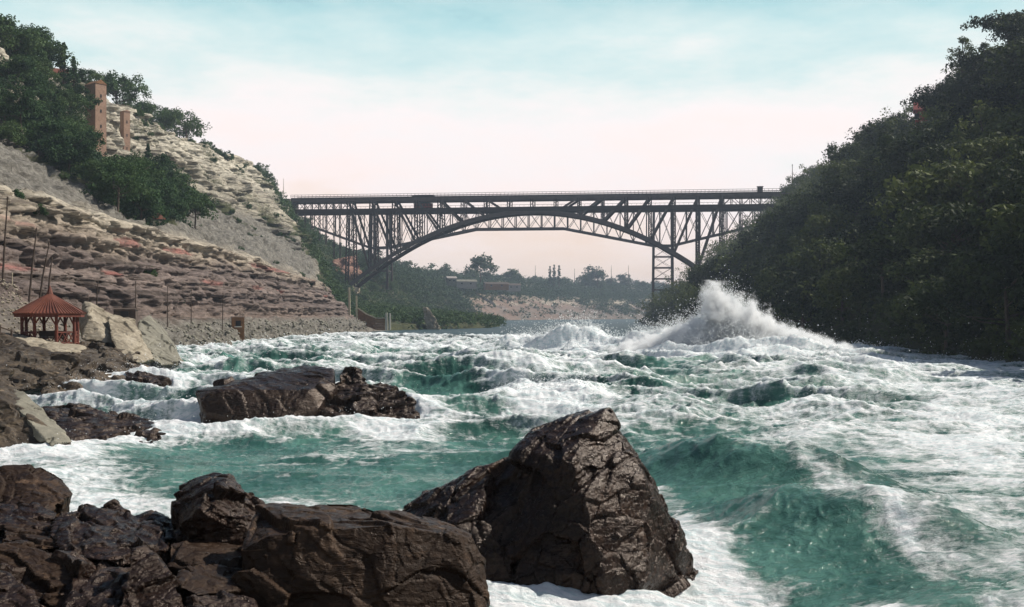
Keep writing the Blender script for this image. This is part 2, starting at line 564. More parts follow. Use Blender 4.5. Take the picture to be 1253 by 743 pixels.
# ---- left bank: profile control points (x, z) at stations of Y, from the river outwards
#         toe      shore     ledge      bench      cliff foot  mid cliff   cliff top  talus       talus top  rim mid    rim       plateau
LS = {
    -60: [(8, -4), (2, .2), (-6, 1.2), (-20, 2.0), (-40, 4.0), (-48, 10), (-54, 17), (-64, 24), (-88, 38), (-99, 52), (-107, 62), (-180, 63)],
    6:   [(5, -4), (0, .0), (-6, 1.0), (-18, 1.8), (-38, 3.5), (-48, 10), (-54, 17), (-64, 24), (-88, 38), (-99, 52), (-107, 62), (-180, 63)],
    17:  [(2, -4), (-7, -.4), (-12, .8), (-22, 1.6), (-40, 3.5), (-48, 10), (-54, 17), (-64, 24), (-88, 38), (-99, 52), (-107, 62), (-180, 63)],
    30:  [(-8, -4), (-17, -.4), (-21, .8), (-28, 1.5), (-42, 3.5), (-48, 10), (-54, 17), (-64, 24), (-88, 38), (-99, 52), (-107, 62), (-180, 63)],
    52:  [(-14, -4), (-23, -.4), (-26, .9), (-31, 1.6), (-42, 4), (-48, 10), (-54, 17), (-64, 24), (-88, 38), (-99, 52), (-107, 62), (-180, 63)],
    70:  [(-18, -4), (-26.5, -.2), (-28.5, 1.6), (-34, 2.3), (-41, 6.5), (-48, 8), (-54, 17), (-64, 24), (-88, 38), (-99, 52), (-107, 62), (-180, 63)],
    84:  [(-22, -4), (-31, -.2), (-33, 1.8), (-35.5, 2.6), (-39.5, 7.0), (-46, 8), (-53, 17), (-64, 24), (-88, 38), (-99, 52), (-107, 62), (-180, 63)],
    100: [(-26, -4), (-34, -.2), (-36, 1.8), (-38, 3.0), (-42, 6.0), (-46, 9), (-52, 17), (-63, 24), (-93, 39.5), (-99, 50), (-106, 61), (-180, 63)],
    130: [(-30, -4), (-37.5, .0), (-38.5, 2.2), (-40, 2.9), (-42, 4.6), (-47.5, 10), (-50.5, 16.5), (-63, 23), (-93, 39.5), (-99, 50), (-106, 61), (-180, 63)],
    190: [(-32, -4), (-38, .0), (-38.6, 2.6), (-39.8, 3.1), (-41.8, 4.4), (-46, 9.5), (-50.3, 15.8), (-62, 21), (-93, 39.5), (-99, 50), (-106, 61), (-180, 62.5)],
    260: [(-32, -4), (-37, .0), (-37.6, 2.4), (-39, 2.9), (-41.5, 4.2), (-45.5, 8.5), (-49.8, 13.8), (-61, 20), (-92, 39), (-98, 50), (-105, 61), (-180, 62)],
    # low wooded point between the cliff and the bridge
    310: [(-32, -4), (-38, .0), (-38.7, 2.0), (-40, 2.6), (-43, 3.8), (-47, 7.5), (-51, 12.0), (-61, 19), (-89, 37.5), (-96, 49), (-105, 61), (-180, 62)],
    345: [(-24, -4), (-31, .0), (-32, 1.6), (-46, 2.9), (-50, 4), (-53, 7.5), (-56, 12), (-62, 19), (-82, 36), (-92, 49), (-105, 61), (-180, 62)],
    400: [(-2, -4), (-9, .0), (-10, 1.6), (-40, 4.0), (-57, 5), (-60, 9), (-63, 14), (-66, 20), (-75, 33), (-90, 49), (-107, 64), (-180, 65)],
    470: [(2, -4), (-5, .0), (-6, 1.8), (-40, 5), (-66, 8), (-74, 13), (-79, 19), (-83, 25), (-88, 35), (-94, 49), (-106, 66), (-180, 66)],
    560: [(-6, -4), (-12, .0), (-14, 1.8), (-44, 5), (-67, 8), (-76, 14), (-85, 21), (-92, 28), (-101, 38), (-108, 48), (-113, 60), (-180, 62)],
    # the river bends to the right beyond the bridge: the bank swings across, (x, z) replaced by (x, y, z)
    650: [(-40, 650, -4), (-50, 652, .0), (-51, 653, 1), (-55, 655, 4), (-60, 657, 9), (-66, 659, 14), (-74, 661, 20), (-82, 663, 27), (-94, 665, 36), (-104, 668, 44), (-112, 670, 50), (-240, 690, 56)],
    760: [(-30, 750, -4), (-39, 752, .0), (-40, 753, 1), (-43, 756, 5), (-47, 760, 10), (-52, 764, 15), (-58, 768, 20), (-65, 773, 26), (-76, 780, 31), (-84, 786, 35), (-90, 790, 38), (-240, 860, 44)],
    900: [(-8, 880, -4), (-18, 886, .0), (-19, 888, 1), (-23, 894, 5), (-27, 900, 10), (-32, 907, 15), (-37, 915, 20), (-44, 925, 25), (-53, 938, 29), (-61, 950, 34), (-66, 958, 38), (-240, 1120, 42)],
    1020: [(30, 975, -4), (20, 985, .0), (19, 988, 1), (14, 1000, 6), (9, 1012, 12), (4, 1024, 17), (-1, 1036, 22), (-7, 1052, 25), (-14, 1070, 29), (-20, 1084, 34), (-24, 1092, 37.5), (-170, 1400, 42)],
    1180: [(100, 1090, -4), (92, 1102, .0), (91, 1106, 1), (86, 1122, 6), (80, 1138, 12), (75, 1154, 17), (70, 1170, 22), (64, 1190, 25), (58, 1210, 29), (53, 1226, 34), (50, 1234, 37), (-40, 1600, 42)],
    1400: [(210, 1230, -4), (203, 1244, .0), (202, 1248, 1), (197, 1264, 6), (192, 1280, 12), (187, 1296, 17), (182, 1314, 22), (177, 1334, 25), (172, 1354, 29), (168, 1372, 33), (165, 1380, 36), (110, 1800, 42)],
    1800: [(560, 1420, -4), (556, 1440, .0), (555, 1444, 1), (552, 1464, 6), (549, 1480, 12), (546, 1496, 17), (543, 1514, 22), (540, 1534, 25), (537, 1556, 29), (535, 1572, 33), (533, 1580, 36), (520, 2000, 42)],
}
keysL = sorted(LS)
stL = []
for kx in keysL:
    r = LS[kx]
    r = [(q[0], kx, q[1]) if len(q) == 2 else q for q in r]
    r = r + [(r[-1][0] * 1 - (1500 if kx < 900 else 900), r[-1][1] + (0 if kx < 900 else 1200), r[-1][2] + 3)]
    stL.append(r)
qL = [-60.]
while qL[-1] < 1800:
    y = qL[-1]
    qL.append(y + (1.2 if y < 60 else max(0.32, 0.0030 * y) if y < 400 else 0.0062 * y))
qL = np.minimum(np.array(qL), 1800)
rows = interp_rows(stL, keysL, qL)
cutsL = [8, 14, 10, 14, 46, 46, 34, 64, 44, 44, 16, 8]
GL, parL = profile_rows(rows, cutsL)
NL = grid_normals(GL)
if NL[len(qL) // 3, 150, 0] < 0: NL = -NL
X, Y, Z = GL[..., 0], GL[..., 1], GL[..., 2]
PV = np.broadcast_to(parL, X.shape)
YQ = np.broadcast_to(qL[:, None], X.shape)
near = 1 - sstep(305, 345, YQ - 36 * np.clip(PV - 5.5, 0, 4.5))
beyond = sstep(560, 640, YQ)
# where the bare cliff is: the lower cliff and the rim cliff
low = sstep(3.6, 4.2, PV) * (1 - sstep(6.0, 6.5, PV)) * (0.25 + 0.75 * near) * (0.35 + 0.65 * sstep(60, 110, YQ))
ledge = sstep(1.0, 1.6, PV) * (1 - sstep(3.6, 4.0, PV)) * sstep(95, 130, YQ) * near
rim = sstep(7.2, 8.0, PV + .5 * perlin(Y / 30, Y * 0 + 2)) * (1 - sstep(9.95, 10.3, PV)) * (1 - 0.75 * beyond)
zs = Z + 2.5 * fbm(X / 60, Y / 60, o=2)
zl = Z + 0.8 * fbm(Y / 40, Z / 30, o=2)
d = low * (0.55 * np.tanh(5 * perlin(zl / 2.6, Y / 160 + .5)) + 0.28 * np.tanh(6 * perlin(zl / 0.9, Y / 60 + 9.1)))
for (a_, b_, w_, k_) in ((11, 60, .05, 1.1), (5.0, 22, .06, .6), (2.2, 6, .07, .3)):
    jn = np.abs(perlin(Y / a_ + .15 * perlin(Z / 2.5, Y / 9), Z / b_ + a_))
    d = d - (low + 1.2 * rim) * k_ * (1 - sstep(0, w_ * 2, jn))
d += rim * (1.6 * np.tanh(3 * perlin(Y / 9, Z / 30 + 7)) + .8 * np.tanh(3 * perlin(Y / 3.5, Z / 12 + 5)))
d += rim * (0.7 * np.tanh(3 * perlin(zs / 5.0, Y / 50, X * 0 + 3.5)) + 0.3 * np.tanh(3 * perlin(zs / 1.6, Y / 18, X * 0 + 4.4)))
pts = GL.reshape(-1, 3).astype(np.float32)
blk = (low + 1.5 * rim + 0.55 * ledge + .7 * sstep(6.0, 6.6, PV) * (1 - sstep(7.7, 8.3, PV))).reshape(-1)
sel = np.where((blk > 0.05) & (pts[:, 1] > 40) & (pts[:, 1] < 640))[0]
dd = np.zeros(len(pts), np.float32)
for (s_, a_, sd_) in (((5, 17, 2.6), 1.2, 1), ((2.2, 7, 1.0), 0.6, 2), ((0.9, 2.8, 0.45), 0.28, 3)):
    h_, o_, e_ = worley(pts[sel] + fbm(pts[sel, 0] / 3, pts[sel, 1] / 3, pts[sel, 2] / 3, o=2)[:, None], s_, sd_)
    dd[sel] += 0.8 * ((_r1[h_][:, 3] - 0.5) * a_ + (o_ * (_r1[h_][:, :3] - 0.5)).sum(1) * 0.28 - 0.25 * a_ * (e_ < 0.07)) * blk[sel]
d = d + dd.reshape(X.shape)
gul = np.clip(-perlin(Y / 17, X / 90 + 4), 0, 1) + 0.6 * np.clip(-perlin(Y / 6.5, X / 60 + 8), 0, 1)
d -= (1.0 * low + 4.0 * rim) * gul
tal = sstep(6.0, 6.6, PV) * (1 - sstep(7.7, 8.3, PV))
d += tal * (2.6 * fbm(Y / 24, PV * 1.6, Z / 20, o=4) + 0.9 * fbm(X / 3, Y / 7, Z / 2, o=4) - 1.2 * np.clip(perlin(Y / 12 + PV * .5, PV * .6) - .1, 0, 1))
d += (1 - low - rim) * 0.25 * fbm(X / 1.6, Y / 1.6, Z / 1.6, o=4) * sstep(0.5, 1.2, PV)
d += beyond * 2.0 * fbm(X / 25, Y / 25, Z / 25, o=5) * sstep(1.0, 3, PV)
hz_ = np.clip(low + rim, 0, 1)[..., None]
NX = NL * (1 - hz_) + np.array((1.0, -0.12, 0.0)) * hz_
GL = GL + NX * d[..., None]
GL[..., 2] += (PV > 9.9) * 1.2 * fbm(X / 30, Y / 30, o=3)
X, Y, Z = GL[..., 0], GL[..., 1], GL[..., 2]
# material masks
n_big = fbm(X / 18, Y / 18, Z / 9, o=4)
redm = np.clip(1.2 * np.exp(-((Z + 1.2 * n_big - 13.9) / .6) ** 2) * sstep(0, .3, perlin(Y / 19, Z / 40 + 3)), 0, 1) * sstep(3.9, 4.2, PV) * (1 - sstep(6.0, 6.4, PV)) * near
redm += np.clip(1.0 * np.exp(-((Z - 9.4 + n_big) / .45) ** 2) * sstep(.05, .3, perlin(Y / 14 + 9, Z / 40)), 0, 1) * low
redm += 0.7 * rim * np.exp(-((Z - 43.5 + n_big) / 1.6) ** 2) * sstep(0.1, .3, perlin(Y / 24 + 5.2, Z / 40)) * near
talus = np.clip(tal * near + ledge * 0.25 + (1 - sstep(3.2, 4.0, PV)) * 0.7, 0, 1)
barren = (1 - sstep(155, 175, YQ - (PV - 6.5) * 26 + 14 * n_big)) + sstep(196, 222, YQ - (PV - 7) * 78 + 60 * n_big) * (1 - sstep(430, 470, YQ + (PV - 7) * 30))
wood = np.clip(1 - barren, 0, 1)
veg = tal * wood * 0.8 + tal * (1 - wood) * sstep(.05, .45, n_big) * 0.45
veg = veg + rim * sstep(-.08, .25, n_big) * 0.5 + sstep(10, 10.3, PV) * 0.9
veg = veg + (1 - near) * sstep(0.6, 1.0, PV) * (0.9 - 0.55 * rim) * (1 - beyond)
pink = beyond * sstep(800, 930, YQ) * (1 - sstep(5.4, 6.8, PV + 0.9 * perlin(Y / 40, X / 40))) * sstep(-.35, .15, n_big) * (1 - 0.55 * sstep(1050, 1200, YQ))
veg = veg + beyond * (1 - pink) * sstep(1.5, 3, PV) * (0.30 + 0.4 * sstep(-.2, .3, n_big) + .5 * (1 - sstep(800, 900, YQ)))
veg = np.clip(veg, 0, 1)
me = np_mesh('gorge_bank', GL.reshape(-1, 3), grid_faces(*GL.shape[:2]), M['cliff'], False,
             {'talus': talus, 'red': redm, 'veg': veg, 'pink': pink})
tag(link('rock_gorge_bank', me), kind='structure')

# ---- right bank: one wooded slope
RS = {-60: (38, 118, 61), 50: (43, 118, 61), 101: (45, 119, 61), 200: (47, 120, 61), 350: (53, 124, 61), 450: (57, 130, 61),
      547: (62, 139, 60), 650: (78, 158, 58), 800: (118, 205, 52), 1000: (200, 300, 48), 1300: (400, 480, 45)}
fr_ = [-0.12, 0, .015, .2, .4, .6, .8, .93, 1.0]
zz_ = [-.08, 0, .02, .21, .42, .62, .82, .95, 1.0]
keysR = sorted(RS); stR = []
for kx in keysR:
    a, b, h = RS[kx]
    r = [(a + (b - a) * f, kx, h * z) for f, z in zip(fr_, zz_)] + [(b + 60, kx, h + 2), (b + 1600, kx, h + 3)]
    stR.append(r)
qR = [-60.]
while qR[-1] < 1300:
    qR.append(qR[-1] + max(1.4, 0.008 * qR[-1]))
qR = np.minimum(np.array(qR), 1300)
GR, parR = profile_rows(interp_rows(stR, keysR, qR), [4, 4, 14, 14, 14, 14, 12, 8, 8, 6])
NR = grid_normals(GR)
if NR[20, 30, 2] < 0: NR = -NR
X, Y, Z = GR[..., 0], GR[..., 1], GR[..., 2]
PR = np.broadcast_to(parR, X.shape)
dR = (8.5 * fbm(X / 34, Y / 34, Z / 34, o=4) + 1.0 * fbm(X / 7, Y / 7, Z / 7, o=3)) * sstep(1.5, 3, PR)
GR = GR + NR * dR[..., None]
me = np_mesh('wooded_bank', GR.reshape(-1, 3), grid_faces(*GR.shape[:2]), M['cliff'], True,
             {'talus': X * 0 + 1, 'red': X * 0, 'veg': X * 0 + 0.62, 'pink': X * 0})
tag(link('wooded_hill', me), kind='structure')

# river bed and far land, one sheet to the horizon
gb = MB(); gb.add([(-9000, -3000, -9), (9000, -3000, -9), (9000, 14000, -9), (-9000, 14000, -9)], [(0, 1, 2, 3)])
tag(gb.build('ground', M['bank_rock']), kind='structure')

# ---------------------------------------------------------------- rocks
FOOT = []        # footprints in the water: x, y, radius


def make_rock(name, label, hulls, vox, mat, seed, amp=0.12, cell=0.7, group=None, foot=True, smooth=False, flat=1.0, fine=1.0):
    """each hull is a list of (px, py, Y) corners; hulls are fused, then broken into plates"""
    v = []; f = []
    for h in hulls:
        bm = bmesh.new()
        for q in h: bm.verts.new(P(*q) if not isinstance(q, Vector) else q)
        bmesh.ops.convex_hull(bm, input=bm.verts)
        for x in [x for x in bm.verts if not x.link_faces]: bm.verts.remove(x)
        bm.verts.index_update()
        n = len(v)
        v += [tuple(x.co) for x in bm.verts]
        f += [tuple(x.index + n for x in fc.verts) for fc in bm.faces]
        bm.free()
    me = bpy.data.meshes.new('tmp'); me.from_pydata(v, [], f); me.update()
    o = bpy.data.objects.new('tmp', me); COL.objects.link(o)
    md = o.modifiers.new('r', 'REMESH'); md.mode = 'VOXEL'; md.voxel_size = vox
    ms = o.modifiers.new('s', 'SMOOTH'); ms.factor = 0.5; ms.iterations = 2
    dg = bpy.context.evaluated_depsgraph_get(); dg.update()
    m2 = bpy.data.meshes.new_from_object(o.evaluated_get(dg))
    bpy.data.objects.remove(o)
    n = len(m2.vertices)
    co = np.empty(n * 3, np.float32); m2.vertices.foreach_get('co', co); co = co.reshape(-1, 3)
    no = np.empty(n * 3, np.float32); m2.vertices.foreach_get('normal', no); no = no.reshape(-1, 3)
    c0 = co.mean(0)
    w = fbm(co[:, 0] / cell + seed, co[:, 1] / cell, co[:, 2] / cell, o=2)
    q = co + (w * cell * 0.22)[:, None]
    rot = Matrix.Rotation(0.5 + seed, 3, 'X') @ Matrix.Rotation(0.3 + 2 * seed, 3, 'Z')
    q = q @ np.array(rot, np.float32).T
    dsp = np.zeros(n, np.float32)
    for k, (s_, a_) in enumerate(((1.0, 0.95), (0.42, 0.26), (0.17, 0.09 * fine), (0.08, 0.03 * fine))):
        sc_ = (cell * s_ * 1.5, cell * s_ * 0.85, cell * s_ * 0.5)
        if cell * s_ < vox * 2.0: break
        h_, o_, e_ = worley(q, sc_, seed + k)
        g_ = (_r1[h_][:, :3] - 0.5)
        dsp += a_ * amp * ((_r1[h_][:, 3] - 0.55) * 0.8 + (o_ * g_).sum(1) / (cell * s_) * 1.9 - 0.10 * (1 - sstep(0, 0.05, e_)))
    dsp += amp * 0.07 * fine * fbm(co[:, 0] / (cell * .12), co[:, 1] / (cell * .12), co[:, 2] / (cell * .12), o=4)
    ne = len(m2.edges); ed = np.empty(ne * 2, np.int32); m2.edges.foreach_get('vertices', ed); ed = ed.reshape(-1, 2)
    cnt = np.bincount(ed.ravel(), minlength=n)
    for _ in range(1):      # wear the steps down a little
        sm = np.bincount(ed[:, 0], weights=dsp[ed[:, 1]], minlength=n) + np.bincount(ed[:, 1], weights=dsp[ed[:, 0]], minlength=n)
        dsp = (0.6 * dsp + 0.4 * sm / np.maximum(cnt, 1)).astype(np.float32)
    co = co + no * dsp[:, None]
    loc = Vector((float(c0[0]), float(c0[1]), float(co[:, 2].min())))
    m2.vertices.foreach_set('co', (co - np.array(loc, np.float32)).ravel())
    m2.materials.clear(); m2.materials.append(mat)
    m2.polygons.foreach_set('use_smooth', np.full(len(m2.polygons), smooth))
    m2.name = name; m2.update()
    o = link(name, m2, None, loc)
    tag(o, label, 'rock', group)
    if foot:
        wl_ = co[(np.abs(co[:, 2]) < max(0.3, vox * 2))]
        if len(wl_) > 10:
            step = max(1, len(wl_) // 160)
            for a in wl_[::step]: FOOT.append((float(a[0]), float(a[1])))
    return o


# the great wet boulder in the middle of the foreground
make_rock('boulder', 'biggest black wet boulder, peaked, standing in the foam in the middle foreground', [
    [(745, 503, 20.2), (722, 512, 20.0), (655, 527, 20.2), (630, 552, 19.6), (757, 522, 20.2), (770, 553, 19.8), (789, 590, 19.4), (822, 640, 20.0), (856, 686, 20.4),
     (842, 698, 19.9), (790, 716, 18.6), (738, 728, 18.2), (622, 712, 18.4), (600, 650, 19.0), (640, 600, 19.2), (700, 560, 18.9), (712, 600, 18.7), (728, 650, 18.4), (735, 700, 18.2), (790, 600, 22.5), (640, 600, 22.8), (735, 520, 22.0), (846, 700, 22.5), (560, 680, 22.5), (740, 758, 18.5), (600, 748, 18.9), (862, 712, 20.4)],
    [(486, 622, 19.6), (520, 606, 19.8), (562, 588, 20.0), (632, 555, 20.2), (650, 600, 19.3), (650, 700, 18.5), (598, 712, 18.3), (520, 700, 18.4), (480, 660, 18.9), (560, 640, 18.6),
     (560, 610, 22), (640, 600, 22.4), (480, 735, 18.8), (600, 755, 18.8)]],
    0.026, M['wet_rock'], 1, amp=0.19, cell=1.25)
# long flat topped block beside it
make_rock('boulder', 'long brown flat topped boulder in the foreground, left of the peaked wet boulder', [
    [(312, 622, 11.6), (345, 618, 12.4), (400, 612, 12.9), (440, 613, 12.9), (500, 630, 12.7), (545, 640, 12.4), (580, 650, 12.2), (588, 665, 11.6), (592, 743, 11.2),
     (560, 655, 11.2), (470, 640, 11.0), (330, 652, 10.8), (290, 672, 10.8), (300, 800, 10.5), (480, 810, 10.5), (600, 800, 11.0), (590, 790, 13), (320, 790, 13)]],
    0.017, M['brown_rock'], 2, amp=0.10, cell=1.0)
make_rock('boulder', 'dark pointed boulder tilted left, between the flat topped boulder and the jumble of broken rock', [
    [(209, 604, 12.6), (238, 585, 12.8), (262, 576, 13.0), (282, 577, 13.0), (296, 600, 12.9), (326, 630, 12.6), (318, 660, 12.2), (250, 668, 11.9), (215, 645, 12.0),
     (262, 612, 11.9), (240, 600, 13.8), (300, 640, 13.8), (215, 700, 12), (320, 700, 12.2)]],
    0.016, M['wet_rock'], 3, amp=0.09, cell=0.55)
# the jumble at the lower left
jum = [
    ('low flat topped dark rock at the left edge, on top of the jumble', [[(-60, 580, 13.2), (0, 569, 13.4), (50, 569, 13.6), (80, 585, 13.6), (92, 603, 13.2), (60, 622, 12.6), (-60, 640, 12.4), (-60, 700, 13.5), (80, 690, 13.6)]], 'brown_rock', .07, .6),
    ('dark rock with a greenish grey facet in the lower left corner', [[(-20, 670, 10.6), (20, 660, 10.9), (52, 664, 11), (82, 683, 10.8), (95, 740, 10.2), (40, 800, 9.8), (-40, 780, 10), (20, 740, 11.6), (90, 760, 11.4)]], 'brown_rock', .06, .5),
    ('glinting rough lump like a small peak at the bottom of the jumble', [[(162, 672, 10.4), (178, 668, 10.5), (198, 690, 10.4), (216, 712, 10.2), (228, 760, 9.8), (140, 770, 9.6), (150, 715, 10.0), (180, 730, 11.4), (220, 760, 11.2)]], 'wet_rock', .07, .35),
    ('broad dark slab leaning left in the middle of the jumble', [[(70, 625, 12.2), (110, 622, 12.6), (160, 628, 12.6), (200, 640, 12.4), (208, 672, 11.6), (150, 690, 11.0), (80, 680, 11.2), (60, 655, 11.6), (120, 700, 12.6), (200, 710, 12.6)]], 'wet_rock', .08, .45),
    ('thin reddish slab lying flat left of the broad leaning slab', [[(5, 640, 12), (40, 634, 12.3), (92, 652, 12), (98, 668, 11.6), (40, 672, 11.2), (0, 662, 11.4), (60, 690, 12.2)]], 'brown_rock', .05, .4),
    ('small shelf of rock under the dark pointed boulder', [[(205, 665, 11.6), (250, 658, 12), (300, 668, 12), (312, 690, 11.6), (260, 700, 11.2), (205, 695, 11.2), (260, 730, 12)]], 'brown_rock', .05, .4),
    ('grey green flat slab at the foot of the flat topped boulder, left side', [[(225, 690, 10.8), (262, 686, 11.1), (300, 700, 11), (300, 722, 10.6), (240, 728, 10.2), (215, 715, 10.3), (260, 770, 11)]], 'brown_rock', .05, .4),
    ('dark block in the bottom left corner of the photo', [[(-60, 700, 9.6), (10, 700, 9.8), (40, 720, 9.6), (60, 790, 9.0), (-60, 800, 8.8), (0, 790, 10.8)]], 'wet_rock', .07, .5),
    ('dark block between the glinting lump and the greenish rock', [[(85, 700, 10.4), (140, 692, 10.6), (165, 715, 10.3), (160, 790, 9.4), (70, 790, 9.4), (110, 780, 11.2)]], 'wet_rock', .07, .45),
    ('wedge of reddish wet rock at the bottom right of the glinting lump', [[(225, 725, 9.9), (270, 722, 10.2), (312, 735, 10.2), (320, 790, 9.6), (220, 800, 9.2), (270, 800, 11)]], 'wet_rock', .06, .35),
    ('small sharp stone on the shelf edge beside the water', [[(120, 622, 12.9), (138, 612, 13), (160, 626, 12.9), (150, 645, 12.5), (122, 645, 12.5), (140, 650, 13.3)]], 'wet_rock', .05, .3),
    ('low broken stone between the shelf edge and the pointed boulder', [[(160, 632, 12.8), (192, 624, 13), (214, 634, 12.9), (214, 660, 12.3), (165, 660, 12.2), (190, 670, 13.2)]], 'wet_rock', .05, .3),
    ('tilted dark stone below the low flat topped rock', [[(-20, 615, 12.4), (40, 612, 12.7), (70, 628, 12.6), (60, 650, 12.0), (-20, 650, 11.8), (20, 670, 12.8)]], 'wet_rock', .06, .4),
]
for i, (lb, hs, mt, am, ce) in enumerate(jum):
    make_rock('rock', lb, hs, 0.017, M[mt], 10 + i, amp=am, cell=ce, group='broken rocks on the near shore', foot=(i in (0, 3, 11)))
# filler under the jumble
fl = [(-90, 640, 12.8), (60, 640, 13.4), (210, 655, 13.4), (330, 665, 12.8), (330, 900, 9.8), (-90, 900, 8.6), (-120, 720, 9.6), (40, 700, 10.6), (200, 705, 10.9), (300, 720, 10.8), (300, 900, 13.4), (-90, 900, 13.4)]
make_rock('bedrock', 'dark wet bedrock showing between the broken rocks of the near shore', [fl], 0.03, M['wet_rock'], 40, amp=0.3, cell=0.75, foot=False)
# the two rocks in the middle of the rapids
make_rock('boulder', 'long slab shaped dark rock tilted up to the right in the middle of the rapids', [
    [(237, 479, 48), (262, 470, 50), (330, 458, 51), (358, 449, 51.5), (390, 447, 51.5), (408, 452, 51), (412, 470, 49), (392, 500, 47.5), (356, 514, 46.8), (252, 506, 46.6), (245, 492, 46.8),
     (262, 478, 47), (380, 475, 47.8), (260, 500, 53), (405, 490, 53), (250, 530, 47), (360, 540, 47), (400, 530, 49)]],
    0.07, M['mid_rock'], 5, amp=0.17, cell=2.2)
make_rock('boulder', 'rough knobbly dark rock just right of the long slab shaped rock, foam running between them', [
    [(402, 482, 49.0), (412, 462, 50.0), (422, 449, 51), (440, 453, 51), (452, 463, 50.5), (460, 500, 48.2), (420, 515, 47.4), (392, 500, 48), (430, 480, 54), (400, 540, 48.5), (460, 540, 48.6)],
    [(440, 470, 49.5), (465, 462, 50.5), (488, 470, 50.5), (504, 485, 50), (513, 512, 48.6), (470, 517, 47.8), (440, 512, 47.6), (470, 500, 53.5), (505, 540, 49), (445, 540, 48.4)]],
    0.07, M['mid_rock'], 6, amp=0.35, cell=1.1)
make_rock('rock', 'small pointed dark rock alone in the foam below the cliff', [
    [(237, 452, 92), (246, 442, 92), (253, 452, 92), (250, 458, 91), (238, 458, 91), (246, 452, 94), (246, 470, 92)]], 0.08, M['mid_rock'], 7, amp=.12, cell=.8)
# left edge rocks by the water
make_rock('boulder', 'wedge shaped rock with a slanting top coloured pale as sunlit at the left edge of the photo', [
    [(-40, 458, 42), (0, 470, 41), (18, 474, 40.5), (40, 490, 40), (88, 540, 37.5), (86, 550, 37.2), (-40, 552, 36), (-40, 560, 44), (60, 550, 42), (20, 500, 37.8), (60, 545, 37.0), (-10, 480, 38.5)]],
    0.06, M['bank_rock'], 8, amp=.12, cell=1.5)
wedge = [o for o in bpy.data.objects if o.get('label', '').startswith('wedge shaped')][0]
pf = make_rock('sunlit_top_slab', '', [[(16, 474, 40.2), (30, 478, 40), (60, 508, 38.6), (90, 541, 37.3), (62, 546, 36.6), (40, 520, 37.2), (20, 498, 38.0), (0, 484, 39.2), (46, 540, 36.9), (50, 530, 40), (30, 495, 41)]],
               0.05, M['slab_rock'], 81, amp=.13, cell=1.8, foot=False)  # added paler slab: sunlight on the wedge's top put into its colour
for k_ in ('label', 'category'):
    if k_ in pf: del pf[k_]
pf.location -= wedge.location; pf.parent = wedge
make_rock('boulder', 'low rough dark rock beside the wedge shaped rock, water on its right', [
    [(52, 500, 44), (70, 494, 45), (110, 496, 45.5), (150, 508, 45), (190, 516, 43), (204, 530, 41.5), (190, 544, 40.2), (120, 547, 39.6), (80, 545, 39.6), (55, 520, 41), (120, 520, 47), (180, 560, 42), (80, 560, 40), (60, 540, 46)]],
    0.06, M['mid_rock'], 9, amp=.22, cell=0.9)
bank = [
    ('broad dark rock at the left edge below the gazebo', [[(-60, 405, 66), (-10, 410, 66), (30, 418, 66), (62, 428, 65), (95, 440, 64), (80, 470, 60), (20, 478, 58), (-60, 475, 56), (-40, 470, 70), (80, 475, 68)]], 'bank_rock'),
    ('dark ledge of rock under the gazebo running down to the water', [[(70, 432, 68), (110, 424, 71), (150, 430, 72), (182, 446, 71), (186, 462, 68), (150, 468, 64), (90, 474, 61), (70, 460, 62), (120, 480, 72)]], 'bank_rock'),
    ('low rounded rock at the waterline, foam lapping it', [[(150, 455, 66), (180, 450, 68), (208, 462, 67), (205, 474, 64), (165, 476, 63), (180, 480, 69)]], 'mid_rock'),
    ('dark ragged rock between the wedge shaped rock and the ledge under the gazebo', [[(-30, 455, 52), (10, 452, 53), (28, 470, 51), (20, 490, 48), (-30, 490, 47), (0, 500, 54)]], 'bank_rock'),
    ('thin dark ledge stepping down right of the gazebo', [[(98, 420, 77), (130, 415, 80), (165, 425, 79), (172, 440, 76), (130, 446, 72), (98, 440, 72), (130, 460, 80)]], 'bank_rock'),
    ('low dark stone at the waterline, left end of the ledge', [[(46, 462, 60), (80, 456, 62), (102, 466, 61), (96, 482, 57), (52, 484, 56), (80, 490, 62)]], 'bank_rock'),
]
for i, (lb, hs, mt) in enumerate(bank):
    make_rock('rock', lb, hs, 0.10, M[mt], 50 + i, amp=.38, cell=1.6, group='rocks of the left shore')
make_rock('stone_slab', 'pale slab of bare rock the gazebo stands on', [
    [(-30, 402, 73), (20, 412, 73), (48, 420, 72), (100, 424, 72), (100, 432, 68), (64, 431, 66), (36, 424, 67), (-30, 416, 68), (-30, 440, 80), (110, 440, 80), (110, 424, 80), (-30, 408, 80)]],
    0.10, M['pale_rock'], 60, amp=.12, cell=1.4, foot=False)
make_rock('boulder', 'pale angular boulder with a dark side, just right of the gazebo', [
    [(103, 368, 83), (112, 372, 82), (140, 386, 83), (150, 392, 83), (158, 425, 79), (132, 420, 78), (100, 415, 78), (96, 395, 80), (108, 385, 79.5), (150, 430, 86), (110, 400, 88)]],
    0.09, M['pale_rock'], 61, amp=.22, cell=1.8, foot=False)
make_rock('boulder', 'pale slanting boulder leaning right, middle one of the three beside the gazebo', [
    [(131, 388, 80), (140, 384, 82), (164, 391, 82), (180, 420, 80), (191, 440, 78), (170, 444, 76), (146, 436, 76), (135, 410, 78), (180, 445, 84), (150, 440, 86)]],
    0.09, M['pale_rock'], 62, amp=.2, cell=1.8)
make_rock('boulder', 'brownish boulder with a pale right edge, rightmost of the three beside the gazebo', [
    [(170, 390, 86), (184, 383, 88), (196, 396, 88), (214, 424, 85), (225, 445, 82), (196, 448, 79.5), (178, 436, 80), (168, 410, 83), (220, 450, 90), (180, 440, 92)]],
    0.09, M['slab_rock'], 63, amp=.22, cell=1.8)

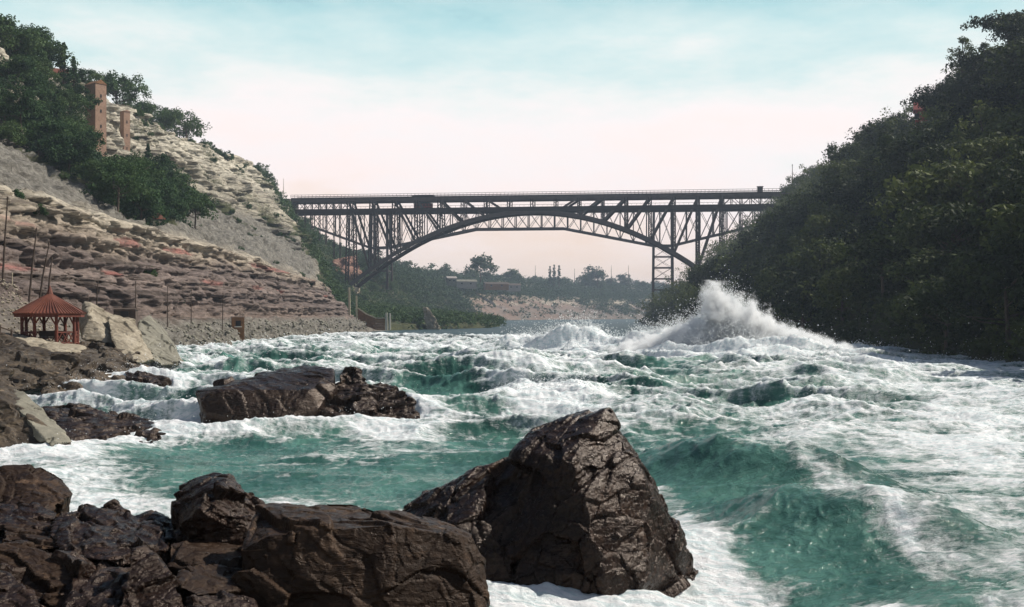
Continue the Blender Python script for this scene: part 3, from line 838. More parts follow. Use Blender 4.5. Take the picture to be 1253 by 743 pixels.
# ---------------------------------------------------------------- the river
def wpx(x, y):
    return CX + F * x / y, CY + F * CH / y


def gpt(px, py):
    Y = F * CH / (py - CY)
    return (px - CX) / F * Y, Y


qs = [11.0]
while qs[-1] < 1900:
    y = qs[-1]
    dy = 0.95 * y * y / (F * CH)
    qs.append(y + (min(dy, 0.0030 * y) if y < 260 else 0.011 * y))
yr = np.array(qs, np.float32)
xc = np.linspace(-0.70, 0.70, 1180).astype(np.float32)
WY, XT = np.meshgrid(yr, xc, indexing='ij')
WX = XT * np.maximum(WY, 14)
nu, nv = WX.shape
wx, wy = WX.ravel(), WY.ravel()
px_, py_ = wpx(wx, wy)


def G(cx, cy, sx, sy, ang=0.0):
    a = math.radians(ang)
    u = (px_ - cx) * math.cos(a) + (py_ - cy) * math.sin(a)
    v = -(px_ - cx) * math.sin(a) + (py_ - cy) * math.cos(a)
    return np.exp(-(u / sx) ** 2 - (v / sy) ** 2)


# how rough the water is, and how white
rap = sstep(30, 60, wy)
far_calm = sstep(180, 265, wy + wx * 1.0)
amp = 0.30 + 0.75 * rap
calm = np.clip(G(430, 572, 260, 34, -2) + 0.8 * G(230, 560, 120, 22, 8) + 0.5 * G(560, 600, 120, 22), 0, 1)
amp = amp * (1 - 0.50 * calm) * (1 - 0.55 * sstep(.55, .9, wx / (0.45 * wy)) * sstep(25, 60, wy)) * (1 - 0.8 * far_calm)
amp *= 1 - 0.35 * np.clip(G(1150, 560, 160, 60), 0, 1)
# domain warp so that crests bend
ax = wx + 1.6 * fbm(wx / 9, wy / 9, o=2); ay = wy + 1.6 * fbm(wx / 9 + 40, wy / 9, o=2)
h = 1.15 * (ridge(ax / 17, ay / 7.5, 2.6) - .45)
h += 0.46 * (ridge(ax / 7.0 + 7, ay / 3.2, 2.2) - .5)
h += 0.13 * (ridge(ax / 3.2 + 17, ay / 1.5, 1.8) - .5)
crest = h.copy()
bx = ax + 0.5 * fbm(ax / 1.5, ay / 1.5, o=2)
fineh = 0.09 * (ridge(bx / 0.95, ay / 0.5, 1.6) - .5) + 0.07 * (ridge(bx / 0.34, ay / 0.27 + 5, 1.4) - .5)
hn = sstep(0, 1, np.clip(40 / wy, 0, 1))
mid = sstep(22, 45, wy)
h += mid * (0.06 * (ridge(bx / 1.4 + 3, ay / .8, 1.5) - .5) + 0.07 * fbm(wx / .9, wy / .6, o=4))
h = h * amp * 1.35
# placed waves: (px, py, half widths in metres x / y, height, turn)
def bump_at(px, py, sx, sy, a, ang=0):
    cx, cy = gpt(px, py)
    r = math.radians(ang)
    u = (wx - cx) * math.cos(r) + (wy - cy) * math.sin(r)
    v = -(wx - cx) * math.sin(r) + (wy - cy) * math.cos(r)
    return a * np.exp(-(u / sx) ** 2 - (v / sy) ** 2)


big = bump_at(890, 436, 3.0, 4.5, 3.4) + bump_at(885, 437, 9, 8, 1.7) + bump_at(965, 442, 10, 7, .9) + bump_at(810, 436, 9, 8, .9)
big += bump_at(688, 433, 4.5, 6, 2.0) + bump_at(650, 431, 8, 7, .9) + bump_at(735, 434, 7, 7, .4) + bump_at(475, 434, 7, 6, .6) + bump_at(420, 436, 8, 6, .3)
big += bump_at(340, 438, 8, 6, .35) + bump_at(560, 432, 6, 6, .3)
big += bump_at(640, 470, 7, 5, 1.3, -25) + bump_at(600, 452, 6, 4, .9) + bump_at(760, 455, 8, 4, .9) - bump_at(550, 488, 2.4, 3.0, .9)
big += bump_at(975, 470, 9, 3.5, .5) + bump_at(860, 462, 9, 4, .7) - bump_at(905, 455, 7, 2.5, .5)
big += bump_at(1060, 520, 7, 2.2, .30) + bump_at(1010, 455, 12, 5, .5)
# the green wave right of the peaked boulder: a long ridge running to the lower right, a trough in front
big += bump_at(950, 590, 3.4, 1.6, 1.15, -38) + bump_at(1080, 650, 3.2, 1.4, .95, -42) + bump_at(850, 575, 2.6, 1.8, .8, -20)
big -= bump_at(900, 705, 2.4, 1.5, .5, -30) + bump_at(1070, 750, 2.5, 1.3, .4, -30)
# water piling on the mid rocks, swell before them
big += bump_at(445, 530, 3.5, 1.3, .12) + bump_at(470, 540, 4.0, 1.2, .28) + bump_at(130, 480, 3.0, 3.0, .35) + bump_at(290, 462, 4, 3, .4)
big -= bump_at(420, 556, 8, 2.5, .22)
h = h + big * (1 + 0.28 * fbm(wx / 2.4, wy / 2.4, o=4))
h += fineh * (0.25 + 0.9 * amp) * (0.35 + 0.65 * hn) * 1.0
jag = sstep(.5, 3, big)
h += jag * 0.55 * (ridge(wx / 1.3, wy / 2.2, 1.2) - .5) + jag * 0.3 * (ridge(wx / .5 + 5, wy / .9, 1.2) - .5)
h += 0.02 * fbm(wx / 0.3, wy / 0.12, o=3) * sstep(60, 25, wy)
h *= 1 - 0.85 * far_calm * sstep(250, 330, wy)
h -= 0.12
# foam: 0 green .. 1 white, patches placed in the water plane
base = 0.45 + 0.20 * rap
base += 0.30 * sstep(-.3, .8, crest) - 0.12
base += 0.55 * sstep(.9, 2.4, big)
base += .13 * sstep(.35, .75, wx / (0.45 * wy)) * sstep(24, 40, wy)
big_n = fbm(ax / 6.5 + 3, ay / 9, o=3)
base += 0.42 * big_n + 0.26 * fbm(ax / 14 + ay / 30, ay / 2.2, o=3)
gy_ = np.gradient(h.reshape(nu, nv), axis=0) / np.gradient(yr)[:, None]
base += 0.75 * G(890, 440, 150, 13) + 0.6 * G(684, 434, 75, 7) + .25 * G(500, 432, 160, 5)
base -= 0.50 * np.clip(gy_.ravel(), -.1, .7) * sstep(22, 50, wy)
base -= 0.44 * calm
base += .45 * G(950, 580, 100, 9, 22) + .5 * G(1075, 640, 70, 9, 38)
base += 0.50 * (ridge(wx / 5 + .8 * fbm(wx / 3, wy / 3, o=2), wy / .55 + 2 * fbm(wx / 4, wy / 4 + 7, o=2), 3) - .25) * np.clip(calm + G(905, 635, 120, 50, 22), 0, 1)
base -= 0.78 * G(905, 635, 105, 36, 22) + 0.6 * G(1010, 668, 60, 22, 35) + 0.55 * G(835, 590, 60, 18, 20) + .5 * G(1090, 700, 60, 22, 35) + .35 * G(1165, 725, 60, 25, 30)
base -= 0.65 * G(545, 487, 42, 14, 10) + .35 * G(600, 442, 60, 6) + .35 * G(310, 448, 60, 5) + .3 * G(215, 470, 60, 8) + .35 * G(640, 560, 90, 14, -10)
base -= 0.30 * G(910, 455, 70, 8) + .22 * G(760, 478, 60, 8) + .3 * G(1140, 590, 60, 14) + .3 * G(1085, 503, 50, 5) + .25 * G(860, 540, 60, 10) + .25 * G(1000, 575, 60, 10)
base -= 0.30 * G(250, 575, 120, 14, 5)
base += 0.55 * G(95, 590, 100, 34, 12) + 0.6 * G(330, 606, 100, 7) + .55 * G(480, 530, 70, 12, 6) + .5 * G(280, 525, 110, 10, 4) + .5 * G(640, 495, 60, 22, 20)
base += 0.75 * G(850, 690, 70, 60, 50) + 0.85 * G(960, 735, 170, 30, 6) + .5 * G(1050, 760, 160, 28, 6) + .45 * G(720, 740, 90, 16) + .5 * G(835, 640, 20, 40, -35)
base += .35 * G(1200, 560, 90, 60) + .4 * G(700, 520, 70, 26) + .3 * G(150, 500, 90, 16)
if FOOT:
    fp = np.array(FOOT, np.float32)
    dmin = np.full(len(wx), 9e9, np.float32)
    lo = np.where((wy < 100) & (np.abs(px_ - 400) < 560))[0]
    for cs in range(0, len(lo), 60000):
        ii = lo[cs:cs + 60000]
        best = np.full(len(ii), 9e9, np.float32)
        for ks in range(0, len(fp), 64):
            q = fp[ks:ks + 64]
            best = np.minimum(best, ((wx[ii, None] - q[None, :, 0]) ** 2 + (wy[ii, None] - q[None, :, 1]) ** 2).min(1))
        dmin[ii] = np.sqrt(best)
    scl = 0.35 + wy * 0.022
    nr = np.exp(-(dmin / scl) ** 2)
    base += 0.6 * nr
    h += 0.04 * scl * nr * (0.6 + 1.2 * ridge(wx / .7, wy / .7))
# lacing: threads of foam stretched along the current, at several scales
la = ridge(ax / 2.3 + 2.5 * fbm(wx / 5, wy / 5, o=2), ay / 3.6, 1.5)
lb = ridge(bx / 0.75, ay / 1.1 + 2.0 * fbm(wx / 2.2, wy / 2.2 + 9, o=2), 1.5)
lc = ridge(bx / 0.28, ay / 0.36 + 1.2 * fbm(wx / .8, wy / .8 + 9, o=2), 1.4)
foam = base + 0.30 * (la - .55) + 0.30 * (lb - .55) + 0.16 * (lc - .55) * (0.3 + .7 * hn) + 0.16 * fbm(wx / .5, wy / .7, o=4)
foam = foam - 1.2 * sstep(.35, .8, far_calm)
foam = np.clip(foam, -0.5, 1.5)
# white water stands proud of the green
h += 0.05 * sstep(.5, 1.0, foam) * (0.5 + ridge(bx / 0.5, ay / 0.5, 1.3)) * (0.25 + 0.75 * amp)
co = np.stack([wx, wy, h], 1)
# waves lean down the current, towards the camera
co[:, 1] -= 0.35 * np.clip(h, 0, 3) * sstep(20, 60, wy)


def water_mat():
    t = NT('river_water')
    p = t.pos()
    foam = t.attr('foam')
    fn = t.noise(t.pos((.36, 1, .8)), 3.2, 9, 0.74, 1.6)
    fn2 = t.noise(t.pos((.7, 1, 1)), 17.0, 7, 0.75, 0.6)
    fac = t.math('ADD', foam, t.math('MULTIPLY_ADD', fn, 1.3, t.math('MULTIPLY_ADD', fn2, 0.75, -1.02)))
    m = t.rng(fac, 0.24, 0.98)
    solid = t.math('POWER', m, 1.15)
    deep = t.ramp(t.noise(p, 0.4, 4, 0.6), [(0.35, (0.026, 0.088, 0.070)), (0.65, (0.085, 0.205, 0.165))])
    deep = t.mix(t.attr('slate'), deep, (0.022, 0.032, 0.045))
    col = t.mix(solid, deep, t.mix(t.rng(fn, .36, .6), (0.55, 0.66, 0.68), (0.90, 0.90, 0.91)))
    rough = t.math('ADD', t.rng(solid, 0, 0.5, 0.09, 0.85), t.math('MULTIPLY', t.attr('slate'), 0.4))
    hb = t.math('ADD', t.noise(t.pos((1, 1.3, 1)), 5.0, 6, 0.65, 0.8), t.math('MULTIPLY', t.math('MULTIPLY', fn2, solid), 1.1))
    nrm = t.bump(hb, 0.75, 0.07)
    t.b.inputs['IOR'].default_value = 1.33
    t.set(color=col, rough=rough, spec=0.5, normal=nrm)
    tr = t.node('ShaderNodeBsdfTranslucent'); t.l.new(col, tr.inputs[0])
    ms = t.node('ShaderNodeMixShader'); ms.inputs[0].default_value = 0.12
    t.l.new(t.b.outputs[0], ms.inputs[1]); t.l.new(tr.outputs[0], ms.inputs[2]); t.l.new(ms.outputs[0], t.out.inputs[0])
    return t.m


M['water'] = water_mat()
slate = sstep(130, 200, wy + wx) * 0.8
me = np_mesh('river', co, grid_faces(nu, nv), M['water'], True, {'foam': foam, 'slate': slate})
tag(link('water', me), kind='structure')

# ---- flying water: droplets and torn foam over the crests
t = NT('spray_water')
M['spray'] = t.set(color=(0.86, 0.88, 0.89), rough=0.6, spec=0.3)
tr_ = t.node('ShaderNodeBsdfTranslucent'); tr_.inputs[0].default_value = (.9, .92, .93, 1)
ms_ = t.node('ShaderNodeMixShader'); ms_.inputs[0].default_value = 0.4
t.l.new(t.b.outputs[0], ms_.inputs[1]); t.l.new(tr_.outputs[0], ms_.inputs[2]); t.l.new(ms_.outputs[0], t.out.inputs[0])


def drops(name, c, r, label=None):
    n = len(c)
    oc = np.array([(1, 0, 0), (-1, 0, 0), (0, 1, 0), (0, -1, 0), (0, 0, 1), (0, 0, -1)], np.float32)
    of = np.array([(0, 2, 4), (2, 1, 4), (1, 3, 4), (3, 0, 4), (2, 0, 5), (1, 2, 5), (3, 1, 5), (0, 3, 5)])
    st = 0.6 + 0.8 * R.random((n, 1, 3)).astype(np.float32)
    v = (c[:, None, :] + oc[None] * r[:, None, None] * st).reshape(-1, 3)
    f = (of[None] + 6 * np.arange(n)[:, None, None]).reshape(-1, 3)
    o = link(name, np_mesh(name, v, f, M['spray'], True))
    return tag(o, label, kind='stuff')


# crest spray: start from foamy, high or jagged vertices
hh = h.reshape(nu, nv)
wgt = np.clip(foam - .75, 0, 1) * np.clip(h + .1, 0, 6) * (wy < 190) * (wy > 24) * (np.abs(px_ - 626) < 720)
dens = wgt * wy ** 2 / 6300.0 * np.minimum(1, 60 / wy)
dens /= dens.sum()
k = R.choice(len(wx), 42000, p=dens)
up = R.exponential(1, len(k)) * (0.10 + 0.14 * np.clip(h[k], 0, 4)) * np.minimum(1.0, .25 + wy[k] / 80)
c = co[k] + R.normal(size=(len(k), 3)).astype(np.float32) * 0.12
c[:, 2] += up
c = c + (fbm(c[:, 0] / .6, c[:, 1] / .6, c[:, 2] / .6, o=2) * .5)[:, None]
rr = (0.00042 * wy[k] * (0.35 + 0.9 * R.random(len(k)) ** 2)).astype(np.float32)
drops('spray', c.astype(np.float32), rr, 'white droplets flying off the wave crests')

# the tall plume that bursts over the big wave
pl = []; pr = []
cx0, cy0 = gpt(890, 437)


def jet(px0, py0, px1, py1, w0, w1, n, Y=116, pw=1.0):
    a = np.array(P(px0, py0, Y)); b = np.array(P(px1, py1, Y))
    t = R.random(n) ** pw
    s = (w0 + (w1 - w0) * t) * Y / F
    q = a + (b - a) * t[:, None] + R.normal(size=(n, 3)) * s[:, None] * np.array((.5, .9, .5))
    q = q + np.stack([fbm(q[:, 0] / .9 + i * 9, q[:, 1] / .9, q[:, 2] / .9, o=3) for i in range(3)], 1) * 1.3 * (0.4 + t[:, None])
    pl.append(q); pr.append((0.014 + 0.045 * R.random(n) ** 3) * (1.2 - 0.7 * t))


jet(890, 420, 884, 364, 30, 8, 20000)
jet(900, 415, 872, 358, 20, 5, 9000)
jet(900, 415, 925, 378, 26, 8, 12000)
jet(915, 425, 965, 404, 30, 8, 12000)
jet(960, 430, 1010, 424, 26, 8, 6000)
jet(870, 428, 845, 402, 26, 8, 9000)
jet(840, 430, 800, 418, 26, 8, 6000)
jet(893, 375, 905, 362, 22, 22, 400)
jet(690, 425, 684, 410, 26, 10, 3500, 140)
jet(655, 425, 640, 414, 30, 8, 2500, 142)
pl = np.concatenate(pl).astype(np.float32); pr = np.concatenate(pr).astype(np.float32)
drops('splash_plume', pl, pr, 'tall white plume of spray bursting over the biggest wave')
# body of the splash: dense mist with a torn outline
def mist(name, label, c, dims, lobes, dens, seed):
    t = bpy.data.materials.new(name); t.use_nodes = True
    n, l = t.node_tree.nodes, t.node_tree.links
    n.clear()
    out = n.new('ShaderNodeOutputMaterial'); pv = n.new('ShaderNodeVolumePrincipled')
    pv.inputs['Color'].default_value = (.97, .98, .99, 1); pv.inputs['Anisotropy'].default_value = 0.0
    l.new(pv.outputs[0], out.inputs['Volume'])
    g = n.new('ShaderNodeTexCoord')
    nz_ = n.new('ShaderNodeTexNoise'); l.new(g.outputs['Object'], nz_.inputs['Vector'])
    nz_.inputs['Scale'].default_value = 0.75; nz_.inputs['Detail'].default_value = 7; nz_.inputs['Roughness'].default_value = 0.68

    def m_(op, a, b, c_=None):
        q = n.new('ShaderNodeMath'); q.operation = op
        for i, v in enumerate((a, b, c_)):
            if v is None: continue
            if isinstance(v, (int, float)): q.inputs[i].default_value = v
            else: l.new(v, q.inputs[i])
        return q.outputs[0]
    tot = None
    for (x, y, z, rx, ry, rz, tilt) in lobes:
        mp_ = n.new('ShaderNodeMapping'); mp_.vector_type = 'TEXTURE'
        mp_.inputs['Location'].default_value = (x, y, z); mp_.inputs['Rotation'].default_value = (0, tilt, 0); mp_.inputs['Scale'].default_value = (rx, ry, rz)
        l.new(g.outputs['Object'], mp_.inputs[0])
        ln = n.new('ShaderNodeVectorMath'); ln.operation = 'LENGTH'; l.new(mp_.outputs[0], ln.inputs[0])
        f = m_('SUBTRACT', 1.0, ln.outputs['Value'])
        tot = f if tot is None else m_('MAXIMUM', tot, f)
    v = m_('ADD', tot, m_('MULTIPLY_ADD', nz_.outputs['Fac'], 2.4, -1.35))
    mr = n.new('ShaderNodeMapRange'); mr.interpolation_type = 'SMOOTHSTEP'; l.new(v, mr.inputs[0])
    mr.inputs[1].default_value = 0.0; mr.inputs[2].default_value = 0.55; mr.inputs[3].default_value = 0; mr.inputs[4].default_value = dens
    l.new(mr.outputs[0], pv.inputs['Density'])
    o = MB().box((0, 0, 0), dims).build(name, t, None, loc=c)
    return tag(o, label, kind='stuff')


pc = P(890, 400, 116)
mist('splash_mist', 'white body of the breaking wave at centre right, torn at its top', pc, (26, 9, 9.5), [
    (-.8, 0, 1.4, 2.2, 2.4, 3.8, -.25), (1.6, 0, .3, 3.6, 2.6, 3.0, .55), (5.0, 0, -1.1, 5.0, 2.6, 2.0, .35), (-3.8, 0, -1.2, 4.6, 2.6, 2.2, -.3), (9.5, 0, -2.2, 5, 2.2, 1.4, .2), (-8, 0, -2.1, 5, 2.2, 1.5, -.2)], 9.0, 1)
pc2 = P(684, 418, 142)
mist('crest_mist', 'white curl of mist over the crest left of the biggest wave', pc2, (16, 7, 4.5), [(0, 0, -.5, 3.2, 2.4, 1.5, 0), (-3.6, 0, -.9, 3.4, 2, 1.0, 0), (3.6, 0, -1.1, 3, 2, .9, 0)], 4.0, 2)
# scattered drops blown right of the plume, in front of the dark slope
n = 500
q = np.stack([R.uniform(8, 46, n), R.uniform(92, 112, n), R.exponential(1.6, n) * 1.0 + .4], 1)
drops('blown_drops', q.astype(np.float32), R.uniform(.012, .035, n).astype(np.float32), 'scattered drops blown across the dark slope')

# ---------------------------------------------------------------- trees and shrubs
def leaves(centers, radii, per, size, rng, up=0.5, squash=0.8):
    n = len(centers)
    c = np.repeat(centers, per, 0); r = np.repeat(radii, per)
    d = rng.normal(size=(len(c), 3)); d /= np.linalg.norm(d, axis=1)[:, None]
    rad = rng.random(len(c)) ** 0.45
    pos = c + d * (r * rad)[:, None] * np.array((1, 1, squash))
    nrm = d * 0.7 + rng.normal(size=d.shape) * 0.55 + np.array((0, 0, up))
    nrm /= np.linalg.norm(nrm, axis=1)[:, None]
    a = np.cross(nrm, rng.normal(size=d.shape)); a /= np.linalg.norm(a, axis=1)[:, None] + 1e-9
    b = np.cross(nrm, a)
    s = size * (0.55 + 0.9 * rng.random(len(c)))[:, None]
    v = np.stack([pos - a * s, pos + b * s * .55, pos + a * s, pos - b * s * .55], 1).reshape(-1, 3)
    var = np.repeat(np.clip(np.repeat(rng.random(n), per) * .6 + rng.random(len(c)) * .4, 0, 1), 4)
    f = np.arange(len(v)).reshape(-1, 4)
    return v, f, var


def crown_centres(kind, rng, h, w):
    """clump centres and sizes inside a crown"""
    C = []; Rr = []
    if kind == 'broad':
        lobes = [(rng.normal(0, .24, 2) * w, h * rng.uniform(.36, .80), w * rng.uniform(.26, .40)) for _ in range(7)]
        lobes.append((np.zeros(2), h * .74, w * .36)); lobes.append((np.zeros(2), h * .5, w * .42))
        for l, z, r in lobes:
            for _ in range(11):
                d = rng.normal(size=3); d /= np.linalg.norm(d); d[2] = abs(d[2]) * 0.9 - 0.25
                C.append(np.array([l[0], l[1], z]) + d * r * rng.uniform(.55, 1.0)); Rr.append(w * rng.uniform(.10, .18))
    elif kind == 'conifer':
        for i in range(48):
            t = rng.random() ** .8
            a = rng.uniform(0, 6.28); r = w * .5 * (1 - t) * rng.uniform(.35, 1)
            C.append(np.array([r * math.cos(a), r * math.sin(a), h * (.14 + .84 * t)])); Rr.append(w * (.06 + .12 * (1 - t)))
    elif kind == 'poplar':
        for i in range(46):
            t = rng.random(); a = rng.uniform(0, 6.28); r = w * .5 * math.sin(math.pi * min(1, .15 + .85 * t)) * rng.uniform(.1, 1)
            C.append(np.array([r * math.cos(a), r * math.sin(a), h * (.1 + .88 * t)])); Rr.append(w * .2)
    elif kind == 'sparse':
        for i in range(46):
            a = rng.uniform(0, 6.28); t = rng.random(); r = w * .5 * rng.uniform(.1, 1) * math.sin(math.pi * (.2 + .75 * t))
            C.append(np.array([r * math.cos(a), r * math.sin(a), h * (.28 + .7 * t)])); Rr.append(w * rng.uniform(.08, .14))
    else:   # bush
        for i in range(30):
            d = rng.normal(size=3); d /= np.linalg.norm(d); d[2] = abs(d[2])
            q = d * rng.uniform(.4, 1) * np.array((w * .5, w * .5, h * .8)); C.append(q); Rr.append(w * rng.uniform(.10, .2))
    return np.array(C), np.array(Rr)


def tree_proto(kind, h, w, per, size, seed, lm):
    rng = np.random.default_rng(seed)
    C, Rr = crown_centres(kind, rng, h, w)
    v, f, var = leaves(C, Rr, per, size, rng)
    crown = np_mesh('crown', v, f, M[lm], False, {'v': var})
    mb = MB()
    if kind == 'bush':
        for i in range(5):
            q = C[rng.integers(len(C))]
            mb.tube([(0, 0, -.3), tuple(q * .5), tuple(q)], [.05, .035, .015], 4)
    else:
        tr = h * .022
        bend = rng.normal(0, .03 * h, 2)
        top = .92 if kind in ('conifer', 'poplar') else .72
        P0 = [(0, 0, -1.5), (0, 0, 0), (bend[0] * .5, bend[1] * .5, h * .35), (bend[0], bend[1], h * top)]
        mb.tube(P0, [tr * 1.5, tr * 1.2, tr * .8, tr * .2], 7)
        nb = 22 if kind == 'sparse' else 12
        for q in C[rng.choice(len(C), min(nb, len(C)), replace=False)]:
            z0 = min(q[2] * .72, h * top * .9); t0 = z0 / (h * top)
            p0 = np.array([bend[0] * t0, bend[1] * t0, z0]); mid = p0 * .45 + q * .55 + np.array((0, 0, -.03 * h))
            mb.tube([p0, mid, q], [tr * .42, tr * .28, tr * .1], 4)
    trunk = mb.mesh('trunk', M['bark'], True)
    return trunk, crown


def place_tree(proto, name, loc, s, rz, label, cat, group=None, parts=True, sz=None):
    root = empty(name, loc, rz)
    root.scale = (s, s, s * (sz or 1))
    link('crown' if cat != 'shrub' else 'foliage', proto[1], root)
    link('trunk' if cat != 'shrub' else 'stem', proto[0], root)
    tag(root, label, cat, group)
    return root


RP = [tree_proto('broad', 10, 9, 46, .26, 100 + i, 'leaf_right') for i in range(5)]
RB = [tree_proto('bush', 3.4, 5, 60, .20, 120 + i, 'leaf_right') for i in range(3)]
LP = [tree_proto('broad', 10, 8.5, 46, .25, 130 + i, 'leaf_left') for i in range(4)]
LC = [tree_proto('conifer', 11, 5, 70, .20, 140 + i, 'leaf_left') for i in range(2)]
LB = [tree_proto('bush', 2.6, 4, 60, .16, 150 + i, 'leaf_left') for i in range(3)]
LS_ = [tree_proto('sparse', 10, 8, 70, .20, 160 + i, 'leaf_left') for i in range(2)]
RSP = [tree_proto('sparse', 11, 8, 60, .22, 165 + i, 'leaf_right') for i in range(2)]
FP = [tree_proto('broad', 10, 10, 16, .5, 170 + i, 'leaf_far') for i in range(3)]
FPOP = [tree_proto('poplar', 16, 3.2, 14, .5, 175, 'leaf_far')]


def bush_mass(name, label, P3, size, mat, per, leaf, rng, clumps=5):
    """one mass of growth nobody could count: leaf clumps on the given ground points"""
    n = len(P3)
    C = np.repeat(P3, clumps, 0) + rng.normal(size=(n * clumps, 3)) * (size * np.array((.55, .55, .28)))
    C[:, 2] += size * .35
    Rr = size * rng.uniform(.25, .5, n * clumps)
    v, f, var = leaves(C, Rr, per, leaf, rng)
    lf = perlin(v[:, 0] / 7, v[:, 1] / 9, v[:, 2] / 6)
    var = np.clip(var * .55 + .25 + .75 * np.repeat(lf[::4], 4), 0, 1)
    o = link(name, np_mesh(name, v, f, mat, False, {'v': var}))
    return tag(o, label, kind='stuff')


# right hill: ground points by area
rng = np.random.default_rng(21)
Ug, Vg = GR.shape[:2]
du = np.linalg.norm(np.gradient(GR, axis=0), axis=-1) * np.linalg.norm(np.gradient(GR, axis=1), axis=-1)
PRg = np.broadcast_to(parR, du.shape); YR = GR[..., 1]


def pick(Gd, wgt, n, rng):
    w_ = wgt.ravel() / wgt.sum()
    idx = rng.choice(len(w_), n, p=w_, replace=False)
    return Gd.reshape(-1, 3)[idx].copy(), idx


def spaced(Gd, wgt, n, dist, rng, tries=6):
    """ground points at least dist(y) apart"""
    c, idx = pick(Gd, wgt, min(n * tries, (wgt > 0).sum() - 1), rng)
    keep = []; ki = []
    for q, i in zip(c, idx):
        dd_ = dist(q[1]) if callable(dist) else dist
        if all((q[0] - p[0]) ** 2 + (q[1] - p[1]) ** 2 + (q[2] - p[2]) ** 2 > dd_ * dd_ for p in keep):
            keep.append(q); ki.append(i)
            if len(keep) >= n: break
    return np.array(keep), np.array(ki)


def hides_house(a, h_=12):
    u = CX + F * a[0] / a[1]
    return a[1] < 335 and 1100 < u < 1156 and CY - F * (a[2] + h_ - CH) / a[1] < 152


vis = (YR > 55) & (YR < 640) & (PRg > 1.6) & (PRg < 8.6) & (GR[..., 0] / np.maximum(YR, 1) < 0.56)
tr_pts, _ = spaced(GR, du * vis * (YR < 330), 128, lambda y: 5.5 + y * .008, rng, 12)
rimR = du * ((YR > 170) & (YR < 600) & (PRg > 7.2) & (PRg < 8.4))
tp2, _ = spaced(GR, rimR, 62, 5.5, rng, 12)
tr_pts = np.concatenate([tr_pts, tp2])
for i, q in enumerate(tr_pts):
    if hides_house(q): continue
    s = rng.uniform(.95, 1.55) if i < 128 else rng.uniform(.6, 1.4) * (1.1 if q[1] < 300 else .9)
    k = rng.integers(len(RP))
    place_tree(RP[k], 'broadleaf_tree', (q[0] - .8, q[1], q[2] - 1.6), s, rng.uniform(0, 6.28),
               'dark green broadleaf tree on the shaded hillside right of the bridge', 'tree', 'broadleaf trees covering the right hillside')
bm_w = du * (np.abs(GR[..., 0] / np.maximum(YR, 1) - .36) > -1) * ((YR > 50) & (YR < 640) & (PRg > 1.0) & (PRg < 9) & (GR[..., 0] / np.maximum(YR, 1) < 0.6)) * np.clip(160 / np.maximum(YR, 50), .3, 2.0)
qb, _ = pick(GR, bm_w, 5200, rng) if (bm_w > 0).sum() > 5200 else pick(GR, bm_w, (bm_w > 0).sum() - 5, rng)
qb = qb + rng.normal(size=qb.shape) * (.9, 1.2, .3)
qb = np.array([a for a in qb if not hides_house(a, 4)])
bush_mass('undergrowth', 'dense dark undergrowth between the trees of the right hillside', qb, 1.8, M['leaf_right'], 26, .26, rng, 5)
rm_w = du * ((YR > 150) & (YR < 640) & (PRg > 1.6) & (PRg < 8.8))
qf, _ = spaced(GR, rm_w, 430, 4.6, rng, 10)
qf = np.array([a for a in qf if not hides_house(a)])
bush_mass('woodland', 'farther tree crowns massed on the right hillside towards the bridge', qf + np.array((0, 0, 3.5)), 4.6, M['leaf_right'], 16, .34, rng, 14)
for (px, py, Y, s, kind, lb) in [
        (1178, 100, 262, 1.0, RSP[0], 'thin open crowned tree standing out against the sky, top right'),
        (1236, 72, 240, 1.15, RP[1], 'tall full tree on the skyline at the right edge of the photo'),
        (1204, 98, 255, .85, RSP[1], 'narrow ragged tree on the skyline right of the thin open crowned tree'),
        (1168, 150, 285, .9, RP[2], 'round tree just right of the red roofed house'),
        (1098, 168, 330, .8, RP[3], 'round tree just left of the red roofed house')]:
    p = P(px, py, Y)
    place_tree(kind, 'skyline_tree', p - Vector((0, 0, 1)), s, rng.uniform(0, 6), lb, 'tree')

# left bank
X, Y, Z = GL[..., 0], GL[..., 1], GL[..., 2]
duL = np.linalg.norm(np.gradient(GL, axis=0), axis=-1) * np.linalg.norm(np.gradient(GL, axis=1), axis=-1)
wl_wood = duL * (tal * wood > .5) * (YQ < 340)
def hides_tower(a, h_=8.0):
    u = CX + F * a[0] / a[1]; top = CY - F * (a[2] + h_ - CH) / a[1]
    return a[1] < 292 and 93 < u < 172 and top < 190


q, _ = spaced(GL, wl_wood, 50, 5.0, rng)
q = [a for a in q if not hides_tower(a, 6)]
for a in q:
    con = rng.random() < .22
    pr_ = LC[rng.integers(2)] if con else LP[rng.integers(4)]
    place_tree(pr_, 'conifer_tree' if con else 'broadleaf_tree', (a[0] + .5, a[1], a[2] - .8), rng.uniform(.6, .95), rng.uniform(0, 6.28),
               'dark conifer among the trees below the brick towers' if con else 'leafy tree on the slope below the brick towers', 'tree',
               'conifers on the slope below the towers' if con else 'leafy trees on the slope below the towers')
q, _ = pick(GL, wl_wood, 520, rng)
bush_mass('slope_thicket', 'green thicket filling the slope below the brick towers', q, 2.2, M['leaf_left'], 30, .22, rng, 5)
